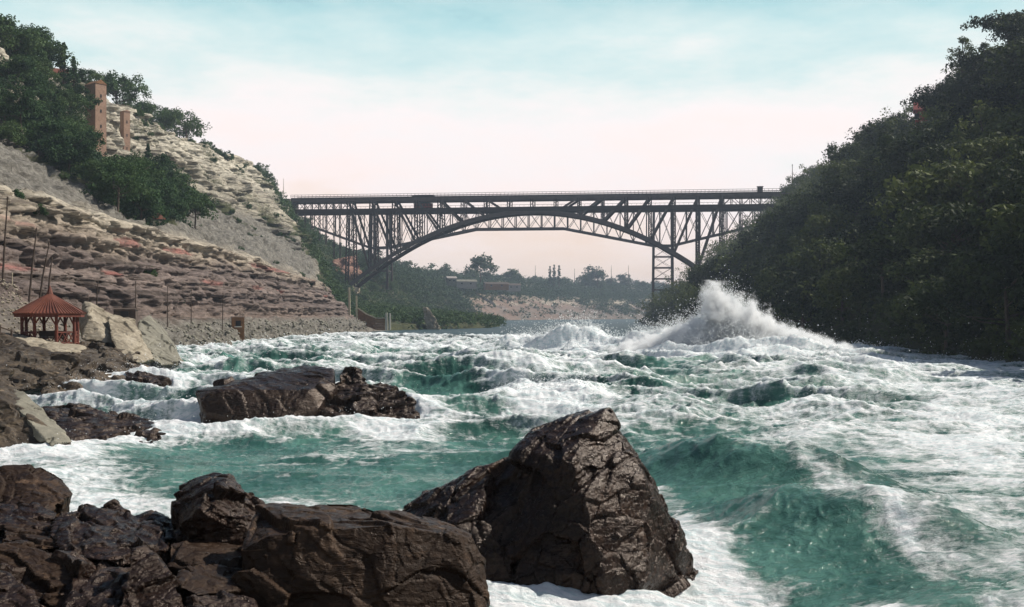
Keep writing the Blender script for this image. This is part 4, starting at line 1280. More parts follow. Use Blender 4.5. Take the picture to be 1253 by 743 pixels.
# rim and cliff top
rimw = duL * ((PV > 9.7) & (PV < 10.6) & (YQ > 150) & (YQ < 300))
q, _ = spaced(GL, rimw, 52, 3.4, rng)
for a in q:
    place_tree(LP[rng.integers(4)] if rng.random() < .75 else LS_[rng.integers(2)], 'rim_tree', (a[0], a[1], a[2] - .6), rng.uniform(.62, 1.0), rng.uniform(0, 6.28),
               'leafy tree along the cliff top at the upper left', 'tree', 'trees along the left cliff top')
ledg = duL * ((rim > .4) & (YQ > 150) & (YQ < 275))
q, _ = spaced(GL, ledg, 60, 3.0, rng)
q = [a for a in q if not hides_tower(a)]
for a in q:
    place_tree(LP[rng.integers(4)], 'ledge_tree', (a[0] + .6, a[1], a[2] - 1.0), rng.uniform(.5, .85), rng.uniform(0, 6.28),
               'tree clinging to the ledges of the cliff at the upper left', 'tree', 'trees on the cliff ledges at the upper left')
for (px, py, Y, s, kind, lb) in [
        (227, 183, 392, 1.5, LP[3], 'large rounded tree alone at the edge of the left cliff top'),
        (203, 174, 380, 1.05, LP[1], 'tree with spreading crown just left of the large rounded tree'),
        (186, 168, 372, 1.15, LS_[0], 'open crowned tree on the cliff top, third from the large rounded tree'),
        (170, 160, 355, .95, LP[2], 'tree on the cliff top right of the slim brick tower'),
        (142, 150, 330, 1.5, LP[1], 'dark tree rising between the two brick towers'),
        (155, 156, 345, 1.0, LS_[1], 'ragged tree behind the slim brick tower'),
        (90, 128, 262, 1.0, LC[0], 'pointed conifer just left of the big brick tower'),
        (78, 118, 256, 1.1, LC[1], 'pointed conifer standing right of the red gabled house'),
        (48, 104, 250, 1.2, LP[1], 'spreading tree above the red gabled house at the upper left'),
        (12, 95, 235, 1.25, LP[2], 'tall tree at the left edge of the photo on the cliff top'),
        (8, 124, 226, .95, LP[3], 'leafy tree at the left edge, low on the upper cliff'),
        (30, 128, 232, .85, LP[1], 'leafy tree below the red gabled house, close to the left edge'),
        (20, 108, 238, 1.0, LP[0], 'dense tree filling the gap between the left edge and the gabled house')]:
    place_tree(kind, 'cliff_top_tree', P(px, py, Y), s, rng.uniform(0, 6), lb, 'tree')
# bushes of the cliff top and face between the towers and the bridge
bw = duL * (((PV > 9.75) & (PV < 10.5)) & (YQ > 330) & (YQ < 575))
q, _ = spaced(GL, bw, 44, 4.0, rng)
for a in q:
    place_tree(LB[rng.integers(3)], 'shrub', (a[0], a[1], a[2] - .5), rng.uniform(.7, 1.7), rng.uniform(0, 6.28),
               'low bush on the rim of the left cliff towards the bridge', 'shrub', 'bushes on the rim of the left cliff')
bw = duL * (rim > .5) * (near > .5) * (YQ > 270) * (YQ < 560) * (n_big > .02)
q, _ = spaced(GL, bw, 70, 3.4, rng)
for a in q:
    place_tree(LB[rng.integers(3)], 'shrub', (a[0] + .2, a[1], a[2] - .5), rng.uniform(.4, .95), rng.uniform(0, 6.28),
               'small bush growing from the pale upper cliff', 'shrub', 'bushes on the face of the upper cliff')
bw = duL * (((tal * (1 - wood) > .5) & (n_big > .1)) | (low > .5) & (n_big > .28)) * (YQ > 120) * (YQ < 400)
q, _ = spaced(GL, bw, 60, 3.0, rng)
for a in q:
    place_tree(LB[rng.integers(3)], 'shrub', (a[0], a[1], a[2] - .3), rng.uniform(.25, .6), rng.uniform(0, 6.28),
               'small bush on the bare shale of the left cliff', 'shrub', 'bushes on the shale of the left cliff')
# thick green slope under and beyond the left end of the bridge
bw = duL * ((YQ > 345) & (YQ < 720) & (PV > 1.0) & (PV < 10.5)) * (near < .5)
q, _ = pick(GL, bw, 3600, rng)
bush_mass('bank_thicket', 'green thicket on the bank under the left end of the bridge', q, 2.6, M['leaf_left'], 15, .36, rng, 5)
q, _ = spaced(GL, bw * (PV > 4), 40, 8, rng)
for a in q:
    place_tree(LP[rng.integers(4)], 'bank_tree', (a[0], a[1], a[2] - .8), rng.uniform(.45, .8), rng.uniform(0, 6.28),
               'leafy tree on the green bank under the left end of the bridge', 'tree', 'trees on the bank under the bridge')
bw = duL * ((YQ > 690) & (YQ < 1500) & (PV > 1.2) & (PV < 10.3)) * (.10 + .25 * (PV > 5) + 1.0 * (veg > .3))
q, _ = pick(GL, bw, 6000, rng)
bush_mass('far_scrub', 'scrub on the far bank seen under the bridge', q, 4.2, M['leaf_far'], 9, .7, rng, 4)
bw = duL * ((YQ > 640) & (YQ < 1700) & (PV > 8.8) & (PV < 11.05)) * (1 + 2 * (YQ > 850))
q, _ = spaced(GL, bw, 280, 6.5, rng, 14)
for a in q:
    place_tree(FP[rng.integers(3)], 'far_tree', (a[0], a[1], a[2] - 1), rng.uniform(.7, 1.45), rng.uniform(0, 6.28),
               'distant tree on the far bank skyline seen under the bridge arch', 'tree', 'trees on the far bank skyline')
bw = duL * ((YQ > 640) & (YQ < 1700) & (PV > 9.8) & (PV < 11.5))
q, _ = pick(GL, bw, min(420, int((bw > 0).sum()) - 2), rng)
bush_mass('far_woodland', 'far wood behind the skyline trees of the far bank', q + np.array((0, 0, 3.5)), 7, M['leaf_far'], 8, 1.0, rng, 14)
for (px, py, Y, s, kind, lb) in [
        (588, 341, 930, 1.9, FP[0], 'taller bushy tree sticking up from the far skyline under the left part of the arch'),
        (731, 349, 1290, 2.1, FP[1], 'big round distant tree on the far skyline, right of the three poplars'),
        (716, 350, 1290, 1.6, FP[2], 'smaller round distant tree just left of the big round one'),
        (673, 350, 1200, 1.35, FPOP[0], 'leftmost of the three slim poplars on the far skyline'),
        (678, 350, 1200, 1.45, FPOP[0], 'middle one of the three slim poplars on the far skyline'),
        (684, 350, 1200, 1.4, FPOP[0], 'rightmost of the three slim poplars on the far skyline'),
        (762, 350, 1420, 1.5, FP[0], 'pale distant tree on the far skyline left of the bridge tower')]:
    place_tree(kind, 'far_tree', P(px, py, Y), s, rng.uniform(0, 6), lb, 'tree')

# ---------------------------------------------------------------- bridges
A_ = P(360, CY, 562); B_ = P(970, CY, 532)
ang = math.atan2(B_.y - A_.y, B_.x - A_.x)


def on_line(px, A=A_, a=ang):
    """point of the bridge line seen in photo column px"""
    k = (px - CX) / F
    dx, dy = math.cos(a), math.sin(a)
    s = (k * A.y - A.x) / (dx - k * dy)
    return s, A + Vector((dx, dy, 0)) * s


s0, C0 = on_line(652)
arch = empty('steel_arch_bridge', (C0.x, C0.y, 0), ang)
tag(arch, 'dark steel arch bridge with two decks spanning the gorge, the nearer of the two bridges', 'bridge')
TOP, BOT = 60.7, 55.0
SL = on_line(360)[0] - s0; SR = on_line(978)[0] - s0
HS = 89.0; NP = 16; PW = 2 * HS / NP


def rib_z(s): return 53.2 - 0.0045 * s * s


def lat(z): return 4.6 + (61 - z) * 0.09


st = M['steel']
MB().box(((SL + SR) / 2, 0, TOP + .25), (SR - SL, 10.4, .5)).build('upper_deck', st, arch)
MB().box(((SL + SR) / 2, 0, BOT + .2), (SR - SL, 12.5, .7)).build('lower_deck', st, arch)
for sd in (-1, 1):
    m = MB(); m.beam((SL, sd * 5.35, TOP + 1.05), (SR, sd * 5.35, TOP + 1.05), .12, .22)
    m.beam((SL, sd * 5.35, TOP + 1.9), (SR, sd * 5.35, TOP + 1.9), .14, .16)
    n = int((SR - SL) / 1.8)
    for i in range(n + 1):
        x = SL + (SR - SL) * i / n
        m.beam((x, sd * 5.35, TOP + .5), (x, sd * 5.35, TOP + 1.95), .12, .12)
    m.build('parapet', st, arch)
    MB().box(((SL + SR) / 2, sd * 5.0, TOP - .9), (SR - SL, .55, 1.6)).build('top_chord', M['steel_light'], arch)
    m = MB(); m.box(((SL + SR) / 2, sd * 6.3, BOT - .75), (SR - SL, .4, 1.4))
    m.beam((SL, sd * 6.3, BOT + 1.5), (SR, sd * 6.3, BOT + 1.5), .1, .14)
    for i in range(int((SR - SL) / 2.2)):
        x = SL + 2.2 * i
        m.beam((x, sd * 6.3, BOT + .5), (x, sd * 6.3, BOT + 1.5), .08, .08)
    m.build('lower_girder', st, arch)
    m = MB()
    N = 48
    for i in range(N):
        a = -HS + 2 * HS * i / N; b = -HS + 2 * HS * (i + 1) / N
        za, zb = rib_z(a), rib_z(b)
        m.beam((a, sd * lat(za), za), (b, sd * lat(zb), zb), 1.2, 1.8)
        for q in (a,): m.box((q, sd * lat(za), za), (.35, 1.2, 1.55))
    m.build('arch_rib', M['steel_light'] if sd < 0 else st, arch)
    for i in range(NP + 1):
        x = -HS + PW * i; z = rib_z(x) if i not in (0, NP) else 18
        wdt = 1.3 if abs(x) > 40 else 1.05
        if i in (0, NP): wdt = 1.4
        MB().lattice((x, sd * lat(z), z - .3), (x, sd * 5.0, TOP - 1.3), .7, wdt, max(3, int((TOP - z) / 1.6))).build('post', st, arch)
    for i in range(NP // 2):       # diagonals fall towards the crown
        for sg in (-1, 1):
            xa, xb = sg * (HS - PW * i), sg * (HS - PW * (i + 1))
            zb = rib_z(xb)
            if i == NP // 2 - 1: continue
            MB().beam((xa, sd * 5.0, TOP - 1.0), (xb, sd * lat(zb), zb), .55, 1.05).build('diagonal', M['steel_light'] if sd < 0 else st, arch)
# cross frames between the two sides
for i in range(NP + 1):
    x = -HS + PW * i; z = max(rib_z(x), 18)
    m = MB()
    l = lat(z)
    m.beam((x, -l, z), (x, l, z), .3, .4)
    zz = TOP - 1.2
    if zz - z > 9:
        k = int((zz - z) / 9)
        for j in range(k):
            a = z + (zz - z) * j / k; b = z + (zz - z) * (j + 1) / k
            m.beam((x, -lat(a), a), (x, lat(b), b), .18, .22); m.beam((x, lat(a), a), (x, -lat(b), b), .18, .22)
            m.beam((x, -lat(b), b), (x, lat(b), b), .2, .25)
    m.build('cross_frame', st, arch)
for i in range(NP):                # wind bracing along the rib
    a = -HS + PW * i; b = a + PW
    m = MB(); m.beam((a, -lat(rib_z(a)), rib_z(a)), (b, lat(rib_z(b)), rib_z(b)), .2, .22)
    m.beam((a, lat(rib_z(a)), rib_z(a)), (b, -lat(rib_z(b)), rib_z(b)), .2, .22)
    m.build('wind_brace', st, arch)
# approach spans
for side, (x0, x1) in ((-1, (SL, -HS)), (1, (HS, SR))):
    n = 4
    for i in range(n + (1 if side < 0 else 1)):
        x = x0 + (x1 - x0) * i / n
        if abs(abs(x) - HS) < .5: continue
        t = abs((abs(x) - HS) / (abs(SL if side < 0 else SR) - HS))
        zb = 24 + 30 * t
        for sd in (-1, 1):
            MB().lattice((x, sd * 5.6, zb), (x, sd * 5.0, TOP - 1.3), .4, .65, 6).build('post', st, arch)
    for i in range(n):
        a = x0 + (x1 - x0) * i / n; b = x0 + (x1 - x0) * (i + 1) / n
        mdp = (a + b) / 2
        for sd in (-1, 1):
            m = MB(); m.beam((mdp, sd * 5, BOT), (mdp, sd * 5, TOP - 1.3), .35, .35)
            lo_, hi_ = (BOT, TOP - 1.3)
            m.beam((a, sd * 5, lo_), (mdp, sd * 5, hi_), .2, .25); m.beam((mdp, sd * 5, hi_), (b, sd * 5, lo_), .2, .25)
            m.build('approach_truss', st, arch)
for sg in (-1, 1):
    m = MB(); m.box((sg * (HS + 1.5), 0, 15.5), (6, 21, 5)); m.box((sg * (HS + 3), 0, 9.5), (10, 24, 8))
    m.build('abutment', M['pale_rock'], arch)
m = MB(); m.box((SL - 3.5, 0, 54), (7, 13, 13.5)); m.build('abutment', M['pale_rock'], arch)
m = MB(); m.box((SR + 4, 0, 53.5), (8, 13, 14)); m.build('abutment', M['pale_rock'], arch)


def at_bridge(px, dy=0):
    s, p = on_line(px); return p


# railway cars caught on the bridge
def car(name, label, cat, px0, px1, z, hgt, two=False):
    a = on_line(px0)[0] - s0; b = on_line(px1)[0] - s0
    w = b - a; p = on_line((px0 + px1) / 2)[1]
    r = empty(name, (p.x, p.y, z), ang)
    tag(r, label, cat)
    MB().box((0, 0, hgt * .42 + .5), (w, 2.7, hgt * .72)).build('body', M['red_house'] if two else M['steel'], r)
    m = MB(); m.box((0, 0, hgt * .78 + .62), (w + .5, 3.0, .22)); m.box((0, 0, hgt * .78 + .95), (w * .78, 1.5, .45)); m.box((0, 0, hgt * .78 + 1.25), (w * .82, 1.8, .14))
    m.build('roof', M['steel'], r)
    n = max(4, int(w / 1.3))
    for i in range(n):
        MB().box((-w / 2 + w * (i + .5) / n, 0, hgt * .55 + .5), (w / n * .6, 2.74, hgt * .26)).build('window', M['dark_hole'], r)
    for sx in (-.35, .35):
        m = MB()
        for e in (-.9, .9):
            for sd in (-.75, .75):
                m.tube([(sx * w + e, sd - .06, .42), (sx * w + e, sd + .06, .42)], .4, 12)
        m.build('wheels', M['steel'], r)


car('railway_carriage', 'railway carriage on the upper deck, its roof showing above the parapet', 'train car', 505, 531, TOP + .5, .8)
bpy.data.objects['railway_carriage'].scale.z = 0.62
car('tram_car', 'dull red tram car between the decks under the railway carriage', 'tram', 507, 529, BOT + .55, 2.5, True)

# flagpole and small figures of ironwork at the right end of the deck
def mast(name, label, px, pyb, pyt, Y, r, cross=False, mat='timber', lean=0):
    b = P(px, pyb, Y); h_ = P(px, pyt, Y).z - b.z
    o = empty(name, b); tag(o, label, 'pole')
    MB().tube([(0, 0, -1), (lean * .5, 0, h_ * .5), (lean, 0, h_)], [r, r * .8, r * .45], 7).build('shaft', M[mat], o)
    m = MB()
    if cross:
        for k in (.88, .8): m.beam((lean * k - 1.1, 0, h_ * k), (lean * k + 1.1, 0, h_ * k), .14, .16)
    else:
        m.tube([(lean, 0, h_), (lean, 0, h_ + r * 2.4)], [r * 1.0, r * .5], 7)
    m.build('crossarm' if cross else 'cap', M[mat], o)
    return o


mast('flagpole', 'tall thin mast rising from the right end of the bridge deck', 969.5, 238, 203, 531, .28)
mast('pole', 'short pole on the skyline right of the tall thin mast', 1006, 222, 208, 500, .2)
mast('pole', 'thin pale mast on the cliff top at the left end of the bridge', 347, 240, 220, 545, .18, mat='timber_pale')
o = empty('signal_hut', at_bridge(930)); o.location.z = TOP + .5; o.rotation_euler.z = ang; tag(o, 'tiny dark hut on the deck left of the tall mast', 'hut')
MB().box((0, 0, 1.4), (2.4, 2.2, 2.8)).build('wall', M['timber'], o); MB().box((0, 0, 2.95), (3.0, 2.8, .25)).build('roof', M['steel'], o)

# the second bridge behind: a cantilever on steel towers
A2 = P(330, CY, 672); B2 = P(1000, CY, 640)
ang2 = math.atan2(B2.y - A2.y, B2.x - A2.x)


def s2(px): return on_line(px, A2, ang2)


c2s, C2 = s2(638)
cb = empty('cantilever_bridge', (C2.x, C2.y, 0), ang2)
tag(cb, 'second steel bridge behind the arch, a cantilever truss on tall lattice towers', 'bridge')


def L2(px): return s2(px)[0] - c2s


def Z2(px, py):
    return s2(px)[1].y * (CY - py) / F + CH


TP = Z2(640, 259)
e0, e1 = L2(352), L2(955)
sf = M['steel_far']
MB().box(((e0 + e1) / 2, 0, TP + .5), (e1 - e0, 9, 1.0)).build('deck', sf, cb)
ch = [(L2(350), Z2(350, 262) - 2), (L2(400), Z2(400, 284)), (L2(455), Z2(455, 304)), (L2(477), Z2(477, 303)), (L2(582), Z2(582, 281)), (L2(690), Z2(690, 280)),
      (L2(800), Z2(800, 301)), (L2(822), Z2(822, 301)), (L2(905), Z2(905, 281)), (L2(960), Z2(960, 268))]


def chz(x):
    for (a, za), (b, zb) in zip(ch, ch[1:]):
        if a <= x <= b: return za + (zb - za) * (x - a) / (b - a)
    return TP


for sd in (-1, 1):
    MB().beam((e0, sd * 4.3, TP - .3), (e1, sd * 4.3, TP - .3), .5, .9).build('top_chord', sf, cb)
    m = MB()
    for (a, za), (b, zb) in zip(ch, ch[1:]):
        m.beam((a, sd * 4.3, za), (b, sd * 4.3, zb), .6, 1.15)
    m.build('bottom_chord', sf, cb)
    n = 38
    xs = [e0 + (e1 - e0) * i / n for i in range(n + 1)]
    for i in range(1, n):
        MB().beam((xs[i], sd * 4.3, chz(xs[i])), (xs[i], sd * 4.3, TP), .4, .55).build('vertical', sf, cb)
    for i in range(n):
        a, b = xs[i], xs[i + 1]
        if TP - chz((a + b) / 2) < 2: continue
        m = MB(); m.beam((a, sd * 4.3, chz(a)), (b, sd * 4.3, TP), .2, .28); m.beam((a, sd * 4.3, TP), (b, sd * 4.3, chz(b)), .2, .28)
        m.build('diagonal', sf, cb)
m = MB()
for i in range(n):
    a, b = xs[i], xs[i + 1]
    m.beam((a, -4.3, TP - .4), (a, 4.3, TP - .4), .2, .3)
    m.beam((a, -4.3, chz(a)), (a, 4.3, chz(a)), .2, .25)
m.build('floor_beams', sf, cb)
for (pa, pb, zf, f2) in ((456, 476, 3, 398), (800, 822, 6, 378)):
    xa, xb = L2(pa), L2(pb); zt = chz((xa + xb) / 2)
    twr = []
    m0 = None
    for sd in (-1, 1):
        for x in (xa, xb):
            MB().beam((x + (x - (xa + xb) / 2) * .10, sd * 7.5, zf), (x, sd * 4.3, TP), 1.0, 1.25).build('tower_leg', sf, cb)
    nn = 6
    m = MB()
    for j in range(nn):
        a = zf + (zt - zf) * j / nn; b = zf + (zt - zf) * (j + 1) / nn
        def lt(z): return 4.3 + 3.2 * (TP - z) / (TP - zf)
        for sd in (-1, 1):
            m.beam((xa, sd * lt(b), b), (xb, sd * lt(b), b), .35, .5)
            m.beam((xa, sd * lt(a), a), (xb, sd * lt(b), b), .13, .16); m.beam((xb, sd * lt(a), a), (xa, sd * lt(b), b), .13, .16)
        for x in (xa, xb):
            m.beam((x, -lt(b), b), (x, lt(b), b), .35, .5); m.beam((x, -lt(a), a), (x, lt(b), b), .13, .16)
    m.build('tower_bracing', sf, cb)

# ---------------------------------------------------------------- buildings
def gable(name, label, cat, base, w, d, h, rise, rz, wall, roof, windows=(), over=.25, door=False, ridge_x=True):
    r = empty(name, base, rz); tag(r, label, cat)
    MB().box((0, 0, h / 2 - 1), (w, d, h + 2)).build('wall', M[wall], r)
    m = MB()
    W, D = w / 2 + over, d / 2 + over
    if ridge_x:
        vs = [(-W, -D, h - .08), (W, -D, h - .08), (W, D, h - .08), (-W, D, h - .08), (-W, 0, h + rise), (W, 0, h + rise)]
        m.add(vs, [(0, 1, 5, 4), (2, 3, 4, 5), (1, 2, 5), (3, 0, 4), (3, 2, 1, 0)])
    else:
        vs = [(-W, -D, h - .08), (W, -D, h - .08), (W, D, h - .08), (-W, D, h - .08), (0, -D, h + rise), (0, D, h + rise)]
        m.add(vs, [(1, 2, 5, 4), (3, 0, 4, 5), (0, 1, 4), (2, 3, 5), (3, 2, 1, 0)])
    m.build('roof', M[roof], r)
    for (face, u, z, ww, hh_) in windows:
        c = {'f': (u, -d / 2, z), 'r': (w / 2, u, z), 'l': (-w / 2, u, z)}[face]
        dm = (ww, .12, hh_) if face == 'f' else (.12, ww, hh_)
        o_ = MB().box(c, dm).build('window', M['dark_hole'], r)
        dm2 = (ww + .3, .16, .12) if face == 'f' else (.16, ww + .3, .12)
        MB().box((c[0], c[1], c[2] - hh_ / 2 - .06), dm2).build('sill', M['whitewash'], o_)
    if door:
        MB().box((w * .25, -d / 2, .95), (.9, .12, 1.9)).build('door', M['timber'], r)
    return r


# elevator towers on the upper cliff: square shafts with gabled tops
def tower(name, label, px, pyb, pyt, Y, w, d, rz, rise):
    b = P(px, pyb, Y); h_ = P(px, pyt, Y).z - b.z - rise
    r = empty(name, b, rz); tag(r, label, 'tower')
    MB().box((0, 0, h_ / 2 - 2.5), (w, d, h_ + 5)).build('shaft', M['brick'], r)
    m = MB(); W, D = w / 2 + .12, d / 2 + .12
    m.add([(-W, -D, h_ - .1), (W, -D, h_ - .1), (W, D, h_ - .1), (-W, D, h_ - .1), (0, -D, h_ + rise), (0, D, h_ + rise)],
          [(1, 2, 5, 4), (3, 0, 4, 5), (0, 1, 4), (2, 3, 5), (3, 2, 1, 0)])
    m.build('roof', M['brick'] if rise < .6 else M['timber_brown'], r)
    for i in range(4):
        MB().box((0, -d / 2 - .01, h_ * (.2 + .21 * i)), (w * .13, .1, .7)).build('window', M['dark_hole'], r)
        MB().box((w / 2 + .01, 0, h_ * (.24 + .21 * i)), (.1, d * .07, .6)).build('window', M['dark_hole'], r)
    return r


tower('brick_tower', 'big square brick tower with a gabled top rising from the trees of the upper cliff', 117, 192, 99, 262, 2.8, 4.3, math.radians(52), .9)
tower('brick_tower', 'slim brick tower, the smaller one right of the big gabled tower', 153, 214, 135, 288, 1.7, 1.9, math.radians(48), .35)
gable('cliff_house', 'red gabled house half hidden by trees at the upper left', 'house', P(62, 118, 262), 7, 6, 4.0, 2.6, math.radians(35), 'grey_wall', 'red_wood',
      [('f', -1.8, 2.2, 1.0, 1.4), ('f', 1.6, 2.2, 1.0, 1.4)])
gable('hillside_house', 'red roofed house peeping over the trees on the right skyline', 'house', P(1131, 155, 310), 4.6, 6, 4.2, 3.2, math.radians(-18), 'red_house', 'red_house',
      [('f', -2, 2.4, 1.1, 1.6), ('f', 2, 2.4, 1.1, 1.6)], .5, True)
b = P(189, 276, 188)
gable('slope_hut', 'little red roofed hut with pale gable on the left slope below the trees', 'hut', b, 1.9, 2.6, 1.1, 1.0, math.radians(-38), 'slab_rock', 'red_roof', [('f', 0, .6, .5, .7)], .18, False, True)
o = gable('shore_hut', 'small square dark hut at the foot of the left cliff', 'hut', P(291, 402, 162), 1.7, 1.5, 1.6, .12, .3, 'timber_brown', 'timber', [('f', 0, .7, .7, .8)], .08)
gable('shore_hut', 'dark flat roofed hut just behind the pale boulders beside the gazebo', 'hut', P(154, 396, 104), 1.9, 1.8, 1.3, .12, .2, 'timber', 'timber', [('f', 0, .7, .7, .8)], .1)
for (px, py, Y, w, hh_, lb, wl2, rf) in [(570, 350, 905, 16, 3.5, 'long pale grey shed on the far bank under the arch', 'grey_wall', 'slab_rock'),
                                    (607, 352, 960, 20, 3.0, 'long dull brown building on the far bank under the arch', 'timber_brown', 'timber'),
                                    (628, 354, 1010, 12, 3.5, 'small grey shed right of the long dull brown building', 'grey_wall', 'timber'),
                                    (552, 347, 880, 7, 4, 'small pale house at the left end of the far bank sheds', 'slab_rock', 'grey_wall')]:
    gable('far_building', lb, 'building', P(px, py, Y), w, 8, hh_, 1.6, .25, wl2, rf, [('f', -w * .25, hh_ * .5, 1.2, 1.4), ('f', w * .2, hh_ * .5, 1.2, 1.4)], .5)
for i, (px, lb) in enumerate([(655, 'thin pole left of the three poplars'), (703, 'thin pole right of the three poplars'), (748, 'thin pole left of the pale distant tree'), (634, 'thin pole above the small grey shed'),
                              (769, 'thin pole on the far skyline nearest the lattice tower')]):
    mast('pole', lb + ' on the far bank', px, 346, 326 + (i % 2) * 4, 1230, .35)

# wooden chute and posts on the bank below the left foot of the arch
m0 = empty('wooden_walkway', P(440, 385, 300)); tag(m0, 'brown plank walkway with pale handrail below the left foot of the arch', 'walkway')
pl0 = P(440, 385, 300)


def rel(px, py, Y): return P(px, py, Y) - pl0


m = MB()
pts_ = [(438, 378, 300), (448, 385, 300), (460, 390, 300), (471, 390, 300)]
for a, b_ in zip(pts_, pts_[1:]):
    qa, qb_ = rel(*a), rel(*b_)
    for k in range(7):
        m.beam(qa - Vector((0, 0, .25 + .42 * k)), qb_ - Vector((0, 0, .25 + .42 * k)), .12, .38)
m.build('planking', M['timber_brown'], m0)
m = MB()
for a, b_ in zip(pts_, pts_[1:]): m.beam(rel(*a) + Vector((0, 0, .15)), rel(*b_) + Vector((0, 0, .15)), .35, .3)
m.build('handrail', M['timber_pale'], m0)
MB().beam(rel(436.5, 400, 300), rel(436, 362, 300), .35, .35).build('post', M['timber_pale'], m0)
MB().beam(rel(428, 398, 301), rel(427, 352, 301), .5, .5).build('post', M['timber_pale'], m0)
m = MB(); m.box((0, 0, 1.4), (1.0, 1.0, 4.6)); m.box((0, 0, 3.8), (1.4, 1.4, .25))
o = empty('white_post', P(475, 400, 300)); tag(o, 'short white post at the right end of the plank walkway', 'post')
MB().box((-.45, 0, 1.4), (.5, .5, 4.6)).build('shaft', M['whitewash'], o); MB().box((.45, 0, 1.4), (.4, .4, 4.4)).build('brace', M['whitewash'], o)
make_rock('rock', 'white streak of bare rock in the green bank under the arch', [
    [(517, 376, 354), (526, 377, 354), (534, 390, 353), (541, 408, 352), (524, 408, 352), (519, 392, 353), (522, 385, 358), (533, 408, 358)]], .2, M['pale_rock'], 70, amp=.35, cell=2, foot=False)
make_rock('rock', 'pale tumbled block lying at the end of the left cliff ledge', [
    [(388, 350, 306), (396, 347, 306), (403, 355, 305), (396, 360, 304), (386, 358, 305), (396, 352, 310), (394, 366, 308)]], .15, M['pale_rock'], 71, amp=.3, cell=1.5, foot=False)
make_rock('rock', 'reddish bare rock face behind the trestle posts at the left end of the arch', [
    [(408, 318, 585), (436, 312, 590), (443, 336, 582), (412, 340, 578), (402, 328, 584), (430, 322, 606), (425, 348, 596)]], .5, M['pink_rock'], 72, amp=1.2, cell=5, foot=False)

# ---------------------------------------------------------------- gazebo
g0 = P(61, 424, 74.5); g0.z = P(61, 422, 74.5).z
gz = empty('gazebo', g0, math.radians(12)); tag(gz, 'small red roofed rustic wooden gazebo on the rocks of the left shore', 'gazebo')
er, pr2, eh, ah = 2.28, 1.72, 2.05, 3.35
N = 8
vs, fs = [], []
ang_ = [2 * math.pi * (i + .5) / N for i in range(N)]
m = MB()
for i in range(N):
    a0, a1 = ang_[i], ang_[(i + 1) % N]
    p0 = Vector((er * math.cos(a0), er * math.sin(a0), eh)); p1 = Vector((er * math.cos(a1), er * math.sin(a1), eh)); ap = Vector((0, 0, ah))
    n = (p1 - p0).cross(ap - p0).normalized()
    m.add([p0, p1, ap + Vector((0, 0, .0)), p0 - n * .07, p1 - n * .07, ap - Vector((0, 0, .09))], [(0, 1, 2), (5, 4, 3), (0, 3, 4, 1)])
    for j in range(8):                     # standing ribs of the sheet roof
        t_ = j / 8
        e = p0.lerp(p1, t_); m.beam(e + n * .02, ap.lerp(e, .06) + n * .02, .06, .07)
m.build('roof', M['red_roof'], gz)
m = MB(); m.tube([(0, 0, ah - .12), (0, 0, ah + .12), (0, 0, ah + .5)], [.22, .16, .03], 8); m.build('finial', M['red_roof'], gz)
m = MB()
for i in range(N):
    a0, a1 = ang_[i], ang_[(i + 1) % N]
    m.beam((er * .93 * math.cos(a0), er * .93 * math.sin(a0), eh - .14), (er * .93 * math.cos(a1), er * .93 * math.sin(a1), eh - .14), .12, .2)
m.build('eaves_beam', M['red_wood'], gz)
for i in range(N):
    a0, a1 = ang_[i], ang_[(i + 1) % N]
    c0 = Vector((pr2 * math.cos(a0), pr2 * math.sin(a0), 0)); c1 = Vector((pr2 * math.cos(a1), pr2 * math.sin(a1), 0))
    mat_ = M['red_wood']
    MB().tube([c0 - Vector((0, 0, .5)), c0 + Vector((.02, .01, 1)), c0 + Vector((0, 0, eh - .1))], [.12, .105, .10], 9).build('post', mat_, gz)
    d_ = (c1 - c0)
    m = MB()
    m.tube([c0 + d_ * .02 + Vector((0, 0, eh - .75)), c0 + d_ * .26 + Vector((0, 0, eh - .2))], .05, 6)
    m.build('brace', mat_, gz)
    m = MB()
    m.tube([c1 - d_ * .02 + Vector((0, 0, eh - .75)), c1 - d_ * .26 + Vector((0, 0, eh - .2))], .05, 6)
    m.build('brace', mat_, gz)
    if i == 5: continue
    m = MB()
    for z in (.12, .82): m.tube([c0 + Vector((0, 0, z)), c1 + Vector((0, 0, z))], .05, 6)
    for k in range(3):
        a = c0 + d_ * (k / 3); b_ = c0 + d_ * ((k + 1) / 3)
        m.tube([a + Vector((0, 0, .12)), b_ + Vector((0, 0, .82))], .035, 5); m.tube([a + Vector((0, 0, .82)), b_ + Vector((0, 0, .12))], .035, 5)
    m.build('railing', mat_, gz)
m = MB()
vs = [(1.95 * math.cos(a), 1.95 * math.sin(a), z) for z in (-.6, .02) for a in ang_]
m.add(vs, [tuple(range(N, 2 * N)), tuple(reversed(range(N)))] + [(i, (i + 1) % N, N + (i + 1) % N, N + i) for i in range(N)])
m.build('floor', M['timber'], gz)
m = MB(); m.box((0, .9, .45), (1.7, .4, .07)); m.box((0, 1.08, .7), (1.7, .06, .4))
for sx in (-.7, .7): m.box((sx, .9, .22), (.08, .35, .42))
m.build('bench', M['timber'], gz)

